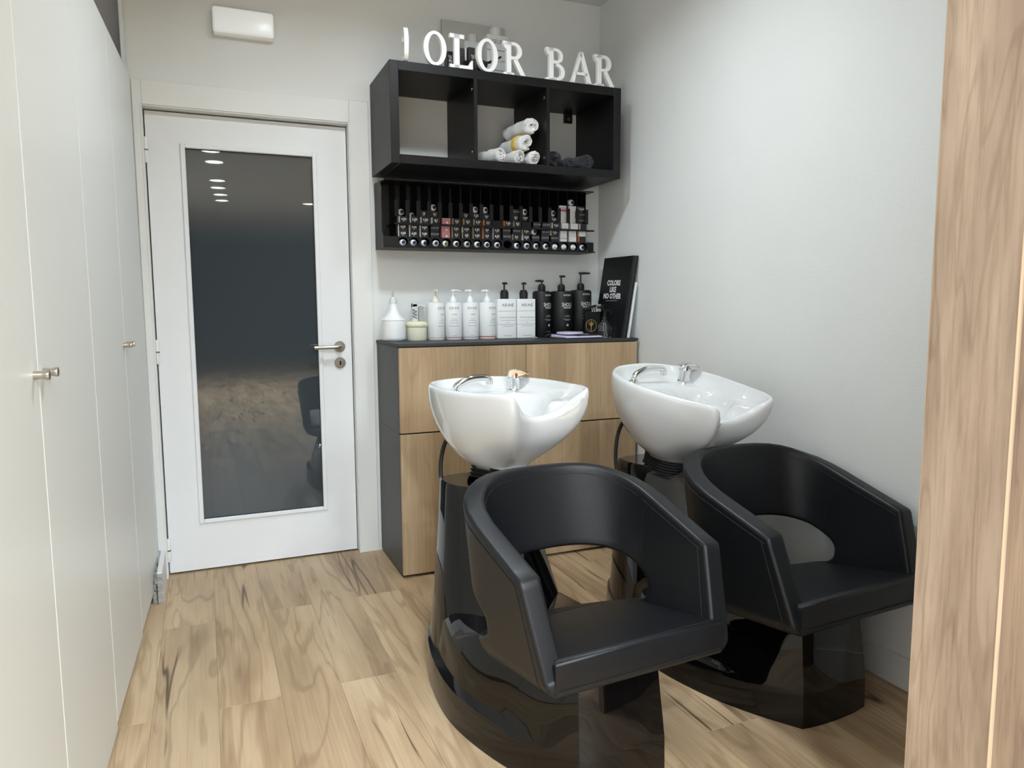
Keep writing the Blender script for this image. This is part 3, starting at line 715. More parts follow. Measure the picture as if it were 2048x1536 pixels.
# ================================================================== CABINET
CX, CD = -1.062, 0.41
def cab_unit(name, z0, h, label):
    t = empty(name, (CX, 0, z0)); tag(t, label, 'cabinet')
    bm = bmesh.new(); box(bm, 0, 1.2, -CD, -0.001, 0, h, bev=0.0015); obj('body', bm, 'cabside', t)
    for k in (0, 1):
        bm = bmesh.new(); box(bm, 0.0015, 0.5985, -0.018, 0, 0.003, h-0.003, bev=0.001)
        d = obj('door', bm, 'doorw', t); d.location = (0.6*k, -CD-0.002, 0)
    return t
cab_unit('cabinet', 0.010, 0.640, 'lower cabinet with tall oak doors and dark grey sides')
cab_unit('cabinet', 0.6505, 0.3795, 'upper cabinet with short oak doors, stacked on the taller cabinet')
obj_t = obj('worktop', B(CX-0.004, CX+1.204, -CD-0.022, -0.001, 1.0305, 1.045, bev=0.0015), 'cabtop'); tag(obj_t, 'thin black cover sheet on top of the oak cabinets', 'worktop')
bm = bmesh.new()
box(bm, CX+0.01, CX+1.19, -CD+0.03, -0.02, 0.0, 0.0098); pl = obj('plinth', bm, 'black'); tag(pl, 'low black plinth under the oak cabinets', 'plinth')

# ================================================================== BOTTLES ON THE CABINET
ZC = 1.0452; YB = -0.14
def bottle(name, x, y, label, group=None, rot=0.0):
    t = empty(name, (x, y, ZC)); t.rotation_euler.z = rot; tag(t, label, 'bottle', group); return t
def lp(name, prof, mtl, parent, n=32, **k):
    bm = bmesh.new(); lathe(bm, prof, n, **k); return obj(name, bm, mtl, parent, True, 40)
def cyl_bar(t, r, rot, z, half, h, mtl):
    bm = bmesh.new(); N_ = 10
    for k in range(N_):
        a, b_ = rot-half/r+2*half/r*k/N_, rot-half/r+2*half/r*(k+1)/N_
        bm.faces.new([bm.verts.new((math.sin(q)*r, -math.cos(q)*r, zz)) for q, zz in ((a, z), (b_, z), (b_, z+h), (a, z+h))])
    obj('printed_line', bm, mtl, t)
def pump(t, z, mtl, ang, ln=0.035, h=0.055, collar=(0.016, 0.022), cm=None, drop=0.006):
    c0, ch = collar
    if cm == 'cyl':
        cm = None; p_ = lp('pump_collar', [(c0, z), (c0+0.0005, z+0.001), (c0+0.0005, z+ch*0.80), (c0*0.82, z+ch*0.84), (c0*0.78, z+ch), (c0*0.4, z+ch+0.002), (0, z+ch+0.002)], mtl, t)
    else: p_ = lp('pump_collar', [(c0, z), (c0+0.001, z+0.002), (c0, z+ch*0.6), (c0*0.62, z+ch), (c0*0.45, z+ch+0.004), (0, z+ch+0.004)], cm or mtl, t)
    bm = bmesh.new(); lathe(bm, [(0.0042, z+ch), (0.0042, z+h-0.008), (0.010, z+h-0.005), (0.011, z+h), (0.009, z+h+0.004), (0, z+h+0.004)], 16)
    d = Vector((math.cos(ang), math.sin(ang), 0))
    tube(bm, [d*0.004+Vector((0, 0, z+h-0.001)), d*ln*0.7+Vector((0, 0, z+h-0.001)), d*ln+Vector((0, 0, z+h-drop))], [0.0065, 0.0052, 0.0038], 10)
    obj('pump_head', bm, mtl, p_, True, 40)
# big white applicator bottle with cone top
t = bottle('applicator_bottle', -1.0135, -0.15, 'big round white applicator bottle with long cone top at the left end')
lp('bottle_body', [(0.0, 0.0), (0.042, 0.0), (0.052, 0.006), (0.0555, 0.016), (0.0555, 0.0885), (0.0515, 0.0905), (0.0515, 0.0945), (0.0550, 0.0965), (0.0545, 0.100), (0.040, 0.112), (0.0275, 0.128), (0.0205, 0.148), (0.0178, 0.172), (0, 0.173)], 'plasw', t, 40)
lp('cap_ring', [(0.0170, 0.171), (0.0180, 0.174), (0.0165, 0.190), (0.010, 0.204), (0, 0.205)], 'plasg', t, 24)
lp('nozzle_tip', [(0.006, 0.203), (0.0045, 0.220), (0.002, 0.232), (0, 0.233)], 'nozzle', t, 16)
# cream jar with pump dispenser lid
t = bottle('cream_jar', -0.903, -0.145, 'squat cream-coloured jar with a clear grey pump dispenser')
lp('jar', [(0.0, 0.0), (0.045, 0.0), (0.0485, 0.006), (0.0485, 0.0625), (0.046, 0.0635), (0.046, 0.067), (0, 0.067)], 'cream', t, 40)
lp('lid', [(0.0515, 0.0655), (0.0525, 0.067), (0.0522, 0.077), (0.049, 0.080), (0.047, 0.087), (0.03, 0.090), (0, 0.090)], 'creamlid', t, 40)
bm = bmesh.new(); box(bm, -0.020, 0.004, -0.012, 0.012, 0.088, 0.172, bev=0.002); obj('dispenser_post', bm, 'plasg', t)
bm = bmesh.new(); prism(bm, [(-0.020, 0.158), (-0.020, 0.176), (0.012, 0.174), (0.050, 0.158), (0.050, 0.150), (0.014, 0.162)], -0.012, 0.012); obj('dispenser_lever', bm, 'plasg', t)
bm = bmesh.new(); tube(bm, [(-0.010+0.010*math.cos(k*0.9), -0.0135-0.001*math.sin(k*0.9), 0.105+0.0022*k) for k in range(20)], 0.0015, 6); obj('spring', bm, 'inkg', t, True)
bm = bmesh.new(); box(bm, 0.012, 0.034, -0.010, 0.012, 0.090, 0.158, bev=0.002); obj('dispenser_window', bm, 'nozzle', t)
# four white care bottles
def care(x, rot, band, pm, ang, label, ln=0.035):
    t = bottle('care_bottle', x, YB, label, 'white care bottles with pumps')
    lp('bottle_body', [(0.0, 0.0), (0.040, 0.0), (0.0425, 0.004), (0.0425, 0.168), (0.040, 0.175), (0.030, 0.179), (0, 0.180)], 'plasw', t, 40)
    lp('base_band', [(0.0427, 0.009), (0.0429, 0.0095), (0.0429, 0.013), (0.0427, 0.0135)], band, t, 40)
    for s, z, sz, ml in (('KEUNÉ', 0.150, 0.016, 'inkg'), ('CARE', 0.120, 0.010, 'inkg')):
        o = meobj('lettering', text_mesh(s, sz, 0, ml, 0.0428), t, (0, 0, z)); o.rotation_euler.z = rot
    for z, half in ((0.107, 0.014), (0.098, 0.011), (0.091, 0.018), (0.080, 0.022), (0.065, 0.026), (0.138, 0.028), (0.019, 0.012)):
        bm = bmesh.new(); N_ = 10
        for k in range(N_):
            a, b_ = rot-half/0.0428+2*half/0.0428*k/N_, rot-half/0.0428+2*half/0.0428*(k+1)/N_
            bm.faces.new([bm.verts.new((math.sin(q)*0.0428, -math.cos(q)*0.0428, zz)) for q, zz in ((a, z), (b_, z), (b_, z+0.0012), (a, z+0.0012))])
        obj('printed_line', bm, 'inkg' if z < 0.1 else 'plasg', t)
    pump(t, 0.179, pm, ang, ln, 0.056, (0.0165, 0.024))
care(-0.806, 0.55, 's_cream', 'cream', -1.6, 'white care bottle with cream base line, next to the cream jar')
care(-0.718, -0.18, 'boxp', 'plasw', 0.25, 'white care bottle with pink base line, pump spout pointing right', 0.045)
care(-0.631, -0.05, 's_lav', 'plasw', PI+0.4, 'white care bottle with pale lilac base line, pump spout pointing left')
care(-0.543, 0.45, 'red', 'plasw', PI+0.3, 'white care bottle with dark red base line, beside the square bottles')
# two square white bottles with black pumps
def square_bottle(x, ink, line2, ang, label):
    t = bottle('square_bottle', x, -0.145, label, 'square white bottles with black pumps')
    bm = bmesh.new(); box(bm, -0.0495, 0.0495, -0.036, 0.036, 0, 0.194, bev=0.004, seg=3); obj('bottle_body', bm, 'plasw', t, True)
    for z in (0.069, 0.134): obj('groove', B(-0.0498, 0.0498, -0.0364, -0.036, z, z+0.0012), 'inkg', t)
    for s, z, sz, ml in (('KEUNÉ', 0.163, 0.019, 'inkd'), (line2, 0.103, 0.0078, 'inkg'), ('pH', 0.079, 0.007, 'inkg')):
        meobj('lettering', text_mesh(s, sz, 0, ml), t, (0.004, -0.0366, z))
    obj('printed_line', B(-0.036, 0.044, -0.0365, -0.0362, 0.0885, 0.090), ink, t); obj('printed_line', B(-0.026, 0.034, -0.0365, -0.0362, 0.0600, 0.0612), 'inkg', t)
    obj('printed_line', B(-0.018, 0.026, -0.0365, -0.0362, 0.0130, 0.0145), 'inkg', t)
    pump(t, 0.1935, 'black', ang, 0.026, 0.078, (0.0205, 0.044), cm='cyl', drop=0.004)
square_bottle(-0.453, 'inkb', 'AFTER COLOR SHAMPOO', -1.4, 'square white shampoo bottle with black pump, left of its twin')
square_bottle(-0.349, 'inky', 'AFTER COLOR BALSAM', -1.5, 'square white balsam bottle with black pump and yellow print')
# three black bottles
def black_bottle(x, y, r, h, ang, ln, ph, label, rot):
    t = bottle('black_bottle', x, y, label, 'tall black bottles')
    lp('bottle_body', [(0.0, 0.0), (r-0.003, 0.0), (r, 0.004), (r, h-0.012), (r-0.004, h-0.003), (r-0.012, h), (0, h+0.001)], 'matblack', t, 44)
    for s, z, sz, ml, b_ in (('GATORINA', 0.905, 0.0125, 'inkw', 0), ('SHOUL', 0.70, 0.027, 'inkw', 0.0), ('PROHAIR', 0.635, 0.0145, 'inkw', 0.0)):
        o = meobj('lettering', text_mesh(s, sz, b_, ml, r+0.0005, 0.72), t, (0, 0, z*h)); o.rotation_euler.z = rot
    for z, half in ((0.465, 0.010), (0.445, 0.018), (0.385, 0.024), (0.365, 0.014), (0.12, 0.015)): cyl_bar(t, r+0.0005, rot, z*h, half, 0.0016, 'inksil')
    bm = bmesh.new(); lathe(bm, [(0, 0), (0.006, 0), (0.006, -0.0006), (0, -0.0006)], 12, axis='y'); o = obj('round_mark', bm, 'inksil', t); o.location = (math.sin(rot)*(r+0.0004), -math.cos(rot)*(r+0.0004), h*0.26)
    pump(t, h, 'black', ang, ln, ph, (0.0185, 0.034), cm='cyl', drop=0.002)
black_bottle(-0.235, -0.115, 0.0475, 0.234, PI, 0.036, 0.052, 'black bottle with left-pointing pump, next to the square white bottles', 0.42)
black_bottle(-0.126, -0.120, 0.0585, 0.234, 0.0, 0.022, 0.076, 'wide black bottle behind the lilac scale, pump turned away', 0.12)
black_bottle(-0.006, -0.105, 0.0570, 0.240, -0.25, 0.050, 0.088, 'tallest black bottle with pump spout pointing right, beside the spray bottle', 0.10)
# colour chart board leaning on the wall
def slab(name, P, th, mtl, parent, edge=None):
    """thin board from corner P0 along vectors u, v with thickness along n"""
    p0, u, v = [Vector(a) for a in P]; nrm = u.cross(v).normalized()*th
    bm = bmesh.new(); vs_ = [bm.verts.new(p0+a*u+b_*v+c*nrm) for c in (0, 1) for a, b_ in ((0, 0), (1, 0), (1, 1), (0, 1))]
    for q in ((0, 1, 2, 3), (7, 6, 5, 4), (0, 4, 5, 1), (1, 5, 6, 2), (2, 6, 7, 3), (3, 7, 4, 0)): bm.faces.new([vs_[i] for i in q])
    bmesh.ops.bevel(bm, geom=bm.edges[:], offset=0.0008, segments=1, affect='EDGES')
    return obj(name, bm, mtl, parent)
bk = empty('colour_chart', (0.060, -0.40, ZC)); tag(bk, 'tall black colour chart folder with white slogan leaning in the corner', 'folder')
U_ = Vector((-0.022, 0.245, 0)); V_ = Vector((0.056, -0.012, 0.402))      # along the cover, up the cover
for k in range(3):
    off = Vector((0.0105*k, 0.0, 0))
    slab('cover_board', (Vector((0.006, 0, 0))+off, U_, V_), 0.0085, 'book' if k != 1 else 'bookp', bk)
xa = -U_.normalized(); za = V_.normalized(); ya = za.cross(xa)
ym = (V_.cross(U_)).normalized()
def on_board(s, size, fu, fv, bold=0.0, mtl='inkw', sx=1.0, shear=0.0):
    o = meobj('lettering', text_mesh(s, size, bold, mtl, None, sx, shear), bk)
    p = Vector((0.006, 0, 0)) + U_*fu + V_*fv
    n_ = xa.cross(za).normalized()       # local Y of the lettering
    if n_.x < 0: n_ = -n_
    R3 = Matrix((xa, za.cross(xa).normalized(), za)).transposed()
    o.matrix_local = Matrix.Translation(p - (za.cross(xa)).normalized()*0.0012) @ R3.to_4x4()
for s_t, fv in (('COLORS', 0.675), ('LIKE', 0.592), ('NO OTHER', 0.510)): on_board(s_t, 0.036, 0.53, fv, 0.0013, sx=0.80)
slab('printed_line', (Vector((0.0045, 0, 0))+U_*0.34+V_*0.452, U_*0.38, V_*0.006), 0.001, 'inksil', bk); on_board('KEUNÉ', 0.030, 0.52, 0.085, 0.0, sx=0.8)
wb = empty('white_folder', (0.100, -0.405, ZC)); tag(wb, 'thin white folder leaning behind the black colour chart', 'folder')
slab('cover_board', (Vector((0.0, 0, 0)), U_*0.9, Vector((0.036, -0.010, 0.272))), 0.009, 'plasw', wb)
# round gold emblem on a black box behind the spray bottle
gb = empty('black_carton', (0.000, -0.225, ZC)); tag(gb, 'small black carton with a round gold tree emblem behind the spray bottle', 'box')
bm = bmesh.new(); box(bm, -0.045, 0.040, -0.008, 0.008, 0, 0.128, bev=0.001); obj('carton', bm, 'matblack', gb)
bm = bmesh.new(); tube(bm, [(0.030*math.cos(a*PI/16), 0, 0.030*math.sin(a*PI/16)) for a in range(32)], 0.0013, 6, closed=True)
for ang, ln_, b0 in ((90, 0.026, 0), (60, 0.024, 0.004), (125, 0.024, 0.004), (35, 0.020, 0.008), (150, 0.020, 0.006), (78, 0.018, 0.014), (105, 0.020, 0.012)):
    a = math.radians(ang); tube(bm, spline([(-0.002, 0, -0.028), (0.0, 0, -0.012+b0), (ln_*0.5*math.cos(a), 0, ln_*0.4*math.sin(a)), (ln_*math.cos(a), 0, ln_*math.sin(a))], 4), 0.0011, 5)
em = obj('gold_emblem', bm, 'inkgold', gb, True); em.location = (-0.012, -0.0085, 0.058)
# hair clip resting on the carton
hc_ = empty('hair_claw', (0.004, -0.226, ZC+0.1285)); tag(hc_, 'black comb-like claw clip lying on the black carton', 'clip')
bm = bmesh.new(); tube(bm, spline([(-0.050, 0, 0.008), (-0.02, 0, 0.022), (0.02, 0, 0.030), (0.045, 0, 0.028), (0.062, 0, 0.032)], 5), [0.006]*20+[0.005], 8); obj('clip_back', bm, 'black', hc_, True)
for k in range(8):
    bm = bmesh.new(); tube(bm, [(-0.040+k*0.0115, 0, 0.020+k*0.001), (-0.038+k*0.0115, -0.006, 0.010), (-0.036+k*0.0115, -0.004, 0.001)], [0.0032, 0.003, 0.002], 6); obj('tooth', bm, 'black', hc_, True)
cb = empty('comb', (0.082, -0.262, ZC+0.1290)); tag(cb, 'small pale comb end beside the black claw clip', 'comb')
for k in range(7): obj('tooth', B(-0.012, 0.012, -0.002, 0.002, 0.001+k*0.0055, 0.004+k*0.0055), 's_white', cb)
obj('spine', B(0.012, 0.016, -0.002, 0.002, 0, 0.040), 'black', cb)
cb.location = (0.026, -0.240, ZC+0.1285)
# spray bottle
t = bottle('spray_bottle', 0.017, -0.318, 'small clear spray bottle with black trigger in front of the colour chart')
lp('bottle_body', [(0.0, 0.0), (0.030, 0.0), (0.0335, 0.004), (0.0335, 0.058), (0.028, 0.072), (0.016, 0.080), (0.013, 0.086), (0.0, 0.086)], 'clear', t, 32)
sp_ = lp('trigger_collar', [(0.0145, 0.084), (0.015, 0.088), (0.014, 0.102), (0.008, 0.108), (0, 0.108)], 'black', t, 20)
bm = bmesh.new(); tube(bm, spline([(0.0, 0, 0.106), (0.0, 0, 0.128), (-0.016, -0.004, 0.146), (-0.044, -0.008, 0.150)], 5), [0.007]*12+[0.006]*4, 8)
tube(bm, spline([(0.004, 0, 0.132), (0.022, -0.002, 0.136), (0.034, -0.004, 0.118)], 5), 0.0035, 6); obj('trigger_head', bm, 'black', sp_, True)
bm = bmesh.new(); tube(bm, [(0, 0, 0.085), (0.004, 0, 0.045), (0.008, 0, 0.006)], 0.002, 8); obj('dip_tube', bm, 'nozzle', t, True)
# lilac kitchen scale
sc_ = empty('kitchen_scale', (-0.138, -0.300, ZC)); sc_.rotation_euler.z = math.radians(4); tag(sc_, 'flat lilac digital scale with round weighing plate', 'scale')
bm = bmesh.new(); box(bm, -0.098, 0.112, -0.075, 0.075, 0.002, 0.018, bev=0.006, seg=3)
for v in bm.verts:
    if v.co.z > 0.01 and v.co.y < -0.02: v.co.z -= 0.006*min(1, (-0.02-v.co.y)/0.05)
obj('scale_body', bm, 'lilac', sc_, True, 40)
bm = bmesh.new(); lathe(bm, [(0, 0.018), (0.050, 0.018), (0.066, 0.022), (0.066, 0.029), (0.062, 0.031), (0, 0.031)], 44); o = obj('weighing_plate', bm, 'lilac', sc_, True); o.location = (-0.024, 0.012, 0.0)
o = obj('display', B(-0.032, 0.028, -0.016, 0.016, 0, 0.0012), 'screen', sc_); o.location = (0.004, -0.046, 0.0162); o.rotation_euler.x = math.radians(5)
o = obj('key_pad', B(-0.028, 0.034, -0.016, 0.016, 0, 0.0012), 'screen', sc_); o.location = (0.066, -0.046, 0.0165); o.rotation_euler.x = math.radians(5)
# clutter: clips by the black bottles
cl = empty('section_clip', (-0.212, -0.215, ZC)); tag(cl, 'black sectioning clip lying in front of the first black bottle', 'clip')
bm = bmesh.new(); tube(bm, spline([(-0.05, 0, 0.008), (-0.02, 0.0, 0.016), (0.02, -0.01, 0.010), (0.06, -0.02, 0.005)], 5), [0.007]*8+[0.004]*8, 8); obj('clip_arm', bm, 'black', cl, True)
bm = bmesh.new(); tube(bm, spline([(-0.05, 0, 0.008), (-0.01, 0.02, 0.006), (0.04, 0.02, 0.006)], 5), 0.005, 8); obj('clip_arm', bm, 'black', cl, True)
bm = bmesh.new(); lathe(bm, [(0, -0.008), (0.010, -0.008), (0.010, 0.008), (0, 0.008)], 14, axis='y'); o = obj('spring', bm, 'chrome', cl, True); o.location = (-0.022, 0.004, 0.012)
hp = obj('hair_pin', B(-0.5, 0.5, -0.1, 0.1, 0, 0.1), 'chrome'); bpy.data.objects.remove(hp)
bm = bmesh.new(); tube(bm, spline([(-0.02, 0, 0.003), (0.0, 0.004, 0.006), (0.02, 0, 0.003), (0.0, -0.006, 0.003), (-0.018, -0.002, 0.003)], 5), 0.0025, 6)
hp = obj('hair_pin', bm, 'nozzle', None, True); hp.location = (-0.330, -0.225, ZC); tag(hp, 'tiny clear hair clip in front of the balsam bottle', 'clip')

# ================================================================== WASH UNITS
def lerp(a, b_, t): return a+(b_-a)*t
def sm(a, b_, x):
    t = max(0.0, min(1.0, (x-a)/(b_-a))); return t*t*(3-2*t)
TH = 0.058
def chair_pt(U, V):
    """outer shell: U -1..1 from left front round the back to right front, V 0..1 bottom to top; local x right, y back from seat front, z up"""
    wd = lerp(0.274, 0.304, V) - 0.016*max(0.0, 1-V/0.14)**2; s0 = 0.075*V**1.2; ss = 0.30; dep = lerp(0.475, 0.565, V)
    us = 0.56
    if abs(U) >= us:
        s = lerp(s0, ss, (1-abs(U))/(1-us)); x = math.copysign(wd*(1-0.03*(1-(s/ss))), U)
    else:
        a = U/us*PI/2
        e = 0.86
        x = wd*math.copysign(abs(math.sin(a))**e, a); s = ss+(dep-ss)*(abs(math.cos(a))**e)
    zb = 0.338 - 0.13*s; zt = 0.556 + 0.30*min(s, 0.40) + 0.04*sm(0.38, 0.56, s)
    return Vector((x, s, lerp(zb, zt, V)))
def chair_n(U, V):
    e = 1e-3
    a = chair_pt(min(1, U+e), V)-chair_pt(max(-1, U-e), V); b_ = chair_pt(U, min(1, V+e))-chair_pt(U, max(0, V-e))
    n_ = a.cross(b_); n_.normalize()
    c = chair_pt(U, V); 
    if n_.dot(Vector((-c.x, 0.25-c.y, 0))) < 0: n_ = -n_
    return n_                        # inward
def make_chair(parent):
    hcU, hcV, hwU, hwV = 0.0, 0.280, 0.605, 0.232
    thetas = sorted(set([2*PI*k/168 for k in range(168)] + [math.atan2(v-hcV, u*0.45) % (2*PI) for u in (-1, 1) for v in (0, 1)]))
    nt_ = 16; grid = []
    for th in thetas:
        c, s = math.cos(th), math.sin(th)
        # hole boundary: superellipse in the same angular parameter
        du, dv = c/0.45, s
        k = (abs(du/hwU)**2.8+abs(dv/hwV)**2.8)**(-1/2.8); hu, hv = hcU+du*k, hcV+dv*k
        kk = min((1/abs(du)) if abs(du) > 1e-9 else 9e9, ((1-hcV)/dv if dv > 0 else hcV/-dv) if abs(dv) > 1e-9 else 9e9)
        ou, ov = hcU+du*kk, hcV+dv*kk
        grid.append([(lerp(hu, ou, j/nt_), lerp(hv, ov, j/nt_)) for j in range(nt_+1)])
    bm = bmesh.new(); no, nt2 = len(thetas), nt_+1
    out = [[bm.verts.new(chair_pt(max(-1, min(1, u)), max(0, min(1, v)))) for u, v in row] for row in grid]
    inn = [[bm.verts.new(chair_pt(max(-1, min(1, u)), max(0, min(1, v)))+chair_n(max(-.999, min(.999, u)), max(.001, min(.999, v)))*TH) for u, v in row] for row in grid]
    for i in range(no):
        j = (i+1) % no
        for q in range(nt_):
            bm.faces.new((out[i][q], out[j][q], out[j][q+1], out[i][q+1])); bm.faces.new((inn[i][q+1], inn[j][q+1], inn[j][q], inn[i][q]))
    for e_, p_ in ((0, 1), (nt_, nt_-1)):           # rounded lips round the hole and along the rim
        RR = 0.011 if e_ else 0.009; lips = []
        for i in range(no):
            po, pi = out[i][e_].co.copy(), inn[i][e_].co.copy(); nrm = (pi-po).normalized(); tg = (out[(i+1) % no][e_].co-out[i-1][e_].co).normalized()
            d = out[i][e_].co-out[i][p_].co; d -= tg*d.dot(tg); d -= nrm*d.dot(nrm); d.normalize()
            lp_ = [out[i][e_]]
            for a in (25, 50, 75, 90): t_ = math.radians(a); lp_.append(bm.verts.new(po+d*RR*math.sin(t_)+nrm*RR*(1-math.cos(t_))))
            for a in (90, 75, 50, 25): t_ = math.radians(a); lp_.append(bm.verts.new(pi+d*RR*math.sin(t_)-nrm*RR*(1-math.cos(t_))))
            lips.append(lp_+[inn[i][e_]])
        for i in range(no):
            j = (i+1) % no
            for q in range(len(lips[0])-1): bm.faces.new((lips[i][q], lips[i][q+1], lips[j][q+1], lips[j][q]))
    shell = obj('shell', bm, 'leather', parent, True, 75)
    shell['label'] = 'curved black leatherette shell with an open lower back'
    # seat slab
    N_ = 40; top, bot = [], []
    ring = [chair_pt(-1+2*k/N_, 0.16) for k in range(N_+1)]
    bm = bmesh.new()
    def zb(s): return 0.338-0.13*s
    def ztop(s): return 0.338+0.080-0.20*s
    outline = []
    for p in ring:
        s = p.y; x = max(-0.246, min(0.246, p.x*0.905))
        if s > 0.30: s = 0.30+(s-0.30)*0.60 - 0.03*(1-(abs(x)/0.25)**2)
        if s < 0.02: s = -0.009
        outline.append((x, s))
    rows = 8
    # radial fill keeps the top smooth
    cx_, cs = 0.0, 0.2
    ringsT = []; ringsB = []
    for q in range(rows+1):
        f = q/rows
        ringsT.append([bm.verts.new((cx_+(x-cx_)*f, cs+(s-cs)*f, ztop(cs+(s-cs)*f)+0.005*(1-f*f))) for x, s in outline] if q else [bm.verts.new((cx_, cs, ztop(cs)+0.005))])
    for v, (x, s) in zip(ringsT[rows], outline): v.co = Vector((x*0.97, s+(0.008 if s < 0.2 else -0.008), ztop(s)-0.0005))
    for dz in (0.004, 0.012): ringsT.append([bm.verts.new((x*(0.985 if dz < 0.01 else 1.0), s+((0.0025 if s < 0.2 else -0.0025) if dz < 0.01 else 0), ztop(s)-dz)) for x, s in outline])
    ringsT.append([bm.verts.new((x, s, zb(s)+0.004)) for x, s in outline]); rows = len(ringsT)-1
    for x, s in outline: ringsB.append(bm.verts.new((x*0.985, s+(0.006 if s < 0.2 else -0.01), zb(s)-(0.008 if s < 0.2 else -0.001))))
    n_ = len(outline)
    for q in range(rows):
        for i in range(n_):
            j = (i+1) % n_
            if q == 0: bm.faces.new((ringsT[0][0], ringsT[1][i], ringsT[1][j]))
            else: bm.faces.new((ringsT[q][i], ringsT[q][j], ringsT[q+1][j], ringsT[q+1][i]))
    for i in range(n_):
        j = (i+1) % n_; bm.faces.new((ringsT[rows][i], ringsT[rows][j], ringsB[j], ringsB[i]))
    bm.faces.new(ringsB)
    st = obj('seat', bm, 'leather', parent, True, 70)
    # stitching: rim lines inside and outside, seams across the rim, front piping of the seat
    bm = bmesh.new(); K_ = 90
    def line(f, r=0.0011): tube(bm, [f(k/K_) for k in range(K_+1)], r, 5)
    clampU = lambda u: max(-0.985, min(0.985, u))
    line(lambda t: chair_pt(clampU(-1+2*t), 0.958)+chair_n(clampU(-1+2*t), 0.958)*(TH+0.0004))
    line(lambda t: chair_pt(clampU(-1+2*t), 0.958)-chair_n(clampU(-1+2*t), 0.958)*0.0004)
    for sg in (-1, 1):
        line(lambda t: chair_pt(sg*0.962, 0.24+0.73*t)+chair_n(sg*0.962, 0.24+0.73*t)*(TH+0.0004))
        line(lambda t: chair_pt(sg*0.962, 0.03+0.94*t)-chair_n(sg*0.962, 0.03+0.94*t)*0.0004)
        line(lambda t: chair_pt(sg*0.58, 1.0)+chair_n(sg*0.58, 0.999)*(TH*t)+Vector((0, 0, 0.0006)))
        line(lambda t: chair_pt(sg*0.53, 0.56+0.40*t)+chair_n(sg*0.53, 0.56+0.40*t)*(TH+0.0002), 0.0008)
    line(lambda t: Vector((lerp(-0.226, 0.226, t), 0.006, ztop(0.0)-0.0006)), 0.0011)
    line(lambda t: Vector((lerp(-0.234, 0.234, t), -0.0096, zb(0)+0.010)), 0.0009)
    obj('stitching', bm, 'stitch', parent, True)

def loft(levels, mtl, name, parent, sub=3):
    """levels: list of (z or z-function, half outline [(x, s)...] front to back)"""
    bm = bmesh.new(); rings = []
    for z, half in levels:
        pts = [Vector((x, s, 0)) for x, s in half]
        left = [Vector((-p.x, p.y, 0)) for p in pts[-2:0:-1]]
        rg = []
        for p in pts+left: rg.append(bm.verts.new((p.x, p.y, z(p.y) if callable(z) else z)))
        rings.append(rg)
    n_ = len(rings[0])
    for a, b_ in zip(rings, rings[1:]):
        for i in range(n_): bm.faces.new((a[i], a[(i+1) % n_], b_[(i+1) % n_], b_[i]))
    bm.faces.new(rings[0][::-1]); bm.faces.new(rings[-1])
    return obj(name, bm, mtl, parent, True, 38)
def smooth_half(half, n=5, sharp=()):
    """Catmull-Rom through a half outline, breaking at sharp indices"""
    segs = []; cur = [half[0]]
    for i in range(1, len(half)):
        cur.append(half[i])
        if i in sharp: segs.append(cur); cur = [half[i]]
    if len(cur) > 1: segs.append(cur)
    out = []
    for sg in segs:
        sp = [(p.x, p.y) for p in spline([(x, y, 0) for x, y in sg], n)] if len(sg) > 1 else sg
        out += sp if not out else sp[1:]
    return out
FOOT = [(0, 0.060), (0.07, 0.063), (0.130, 0.072), (0.195, 0.19), (0.245, 0.32), (0.278, 0.48), (0.280, 0.62), (0.250, 0.80), (0.190, 0.97), (0.10, 1.09), (0, 1.115)]
UPPR = [(0, 0.088), (0.065, 0.090), (0.120, 0.098), (0.150, 0.19), (0.175, 0.30), (0.195, 0.42), (0.205, 0.56), (0.200, 0.72), (0.160, 0.90), (0.09, 1.02), (0, 1.045)]
COL0 = [(0, 0.36), (0.12, 0.46), (0.215, 0.58), (0.245, 0.72), (0.225, 0.87), (0.165, 1.00), (0.09, 1.08), (0, 1.10)]
COL1 = [(0, 0.70), (0.062, 0.765), (0.125, 0.845), (0.140, 0.89), (0.138, 0.95), (0.128, 0.995), (0.07, 1.01), (0, 1.012)]
def make_base(parent):
    sh = (2,)
    f = smooth_half(FOOT, 5, sh); u = smooth_half(UPPR, 5, sh)
    mixh = lambda t: [(lerp(a[0], b_[0], t), lerp(a[1], b_[1], t)) for a, b_ in zip(f, u)]
    def ins(h_, d):
        out = []
        for x, s in h_:
            k = sm(0.16, 0.36, s); out.append((max(0, x-d*k) if x > 0.0 else 0, s - (d*k if x < 0.02 and s > 0.9 else 0)))
        return out
    zt = lambda s: 0.330-0.14*min(s, 0.62)
    lv = [(0.0, f), (0.012, f), (0.085, mixh(0.05)), (0.098, mixh(0.07)), (0.104, ins(mixh(0.09), 0.010)), (0.112, ins(mixh(0.14), 0.018)), (0.150, ins(mixh(0.30), 0.016)), (0.20, ins(mixh(0.55), 0.010))]
    lv.append((lambda s: zt(s)-0.012, mixh(1.0))); lv.append((zt, [(x*0.95, 0.2+(s-0.2)*0.96) for x, s in mixh(1.0)]))
    b_ = loft(lv, 'gblack', 'base', parent); b_['label'] = 'gloss black sculpted base with a side groove'
    c0 = smooth_half(COL0, 5); c1 = smooth_half(COL1, 5, (2, 5))
    levels = []
    for k in range(13):
        t = k/12; e = t**0.80
        levels.append((0.06+0.552*t, [(lerp(p[0], q[0], e), lerp(p[1], q[1], e)) for p, q in zip(c0, c1)]))
    levels.append((0.617, [(x*0.97, 0.87+(s-0.87)*0.97) for x, s in c1]))
    loft(levels, 'gblack', 'column', parent)

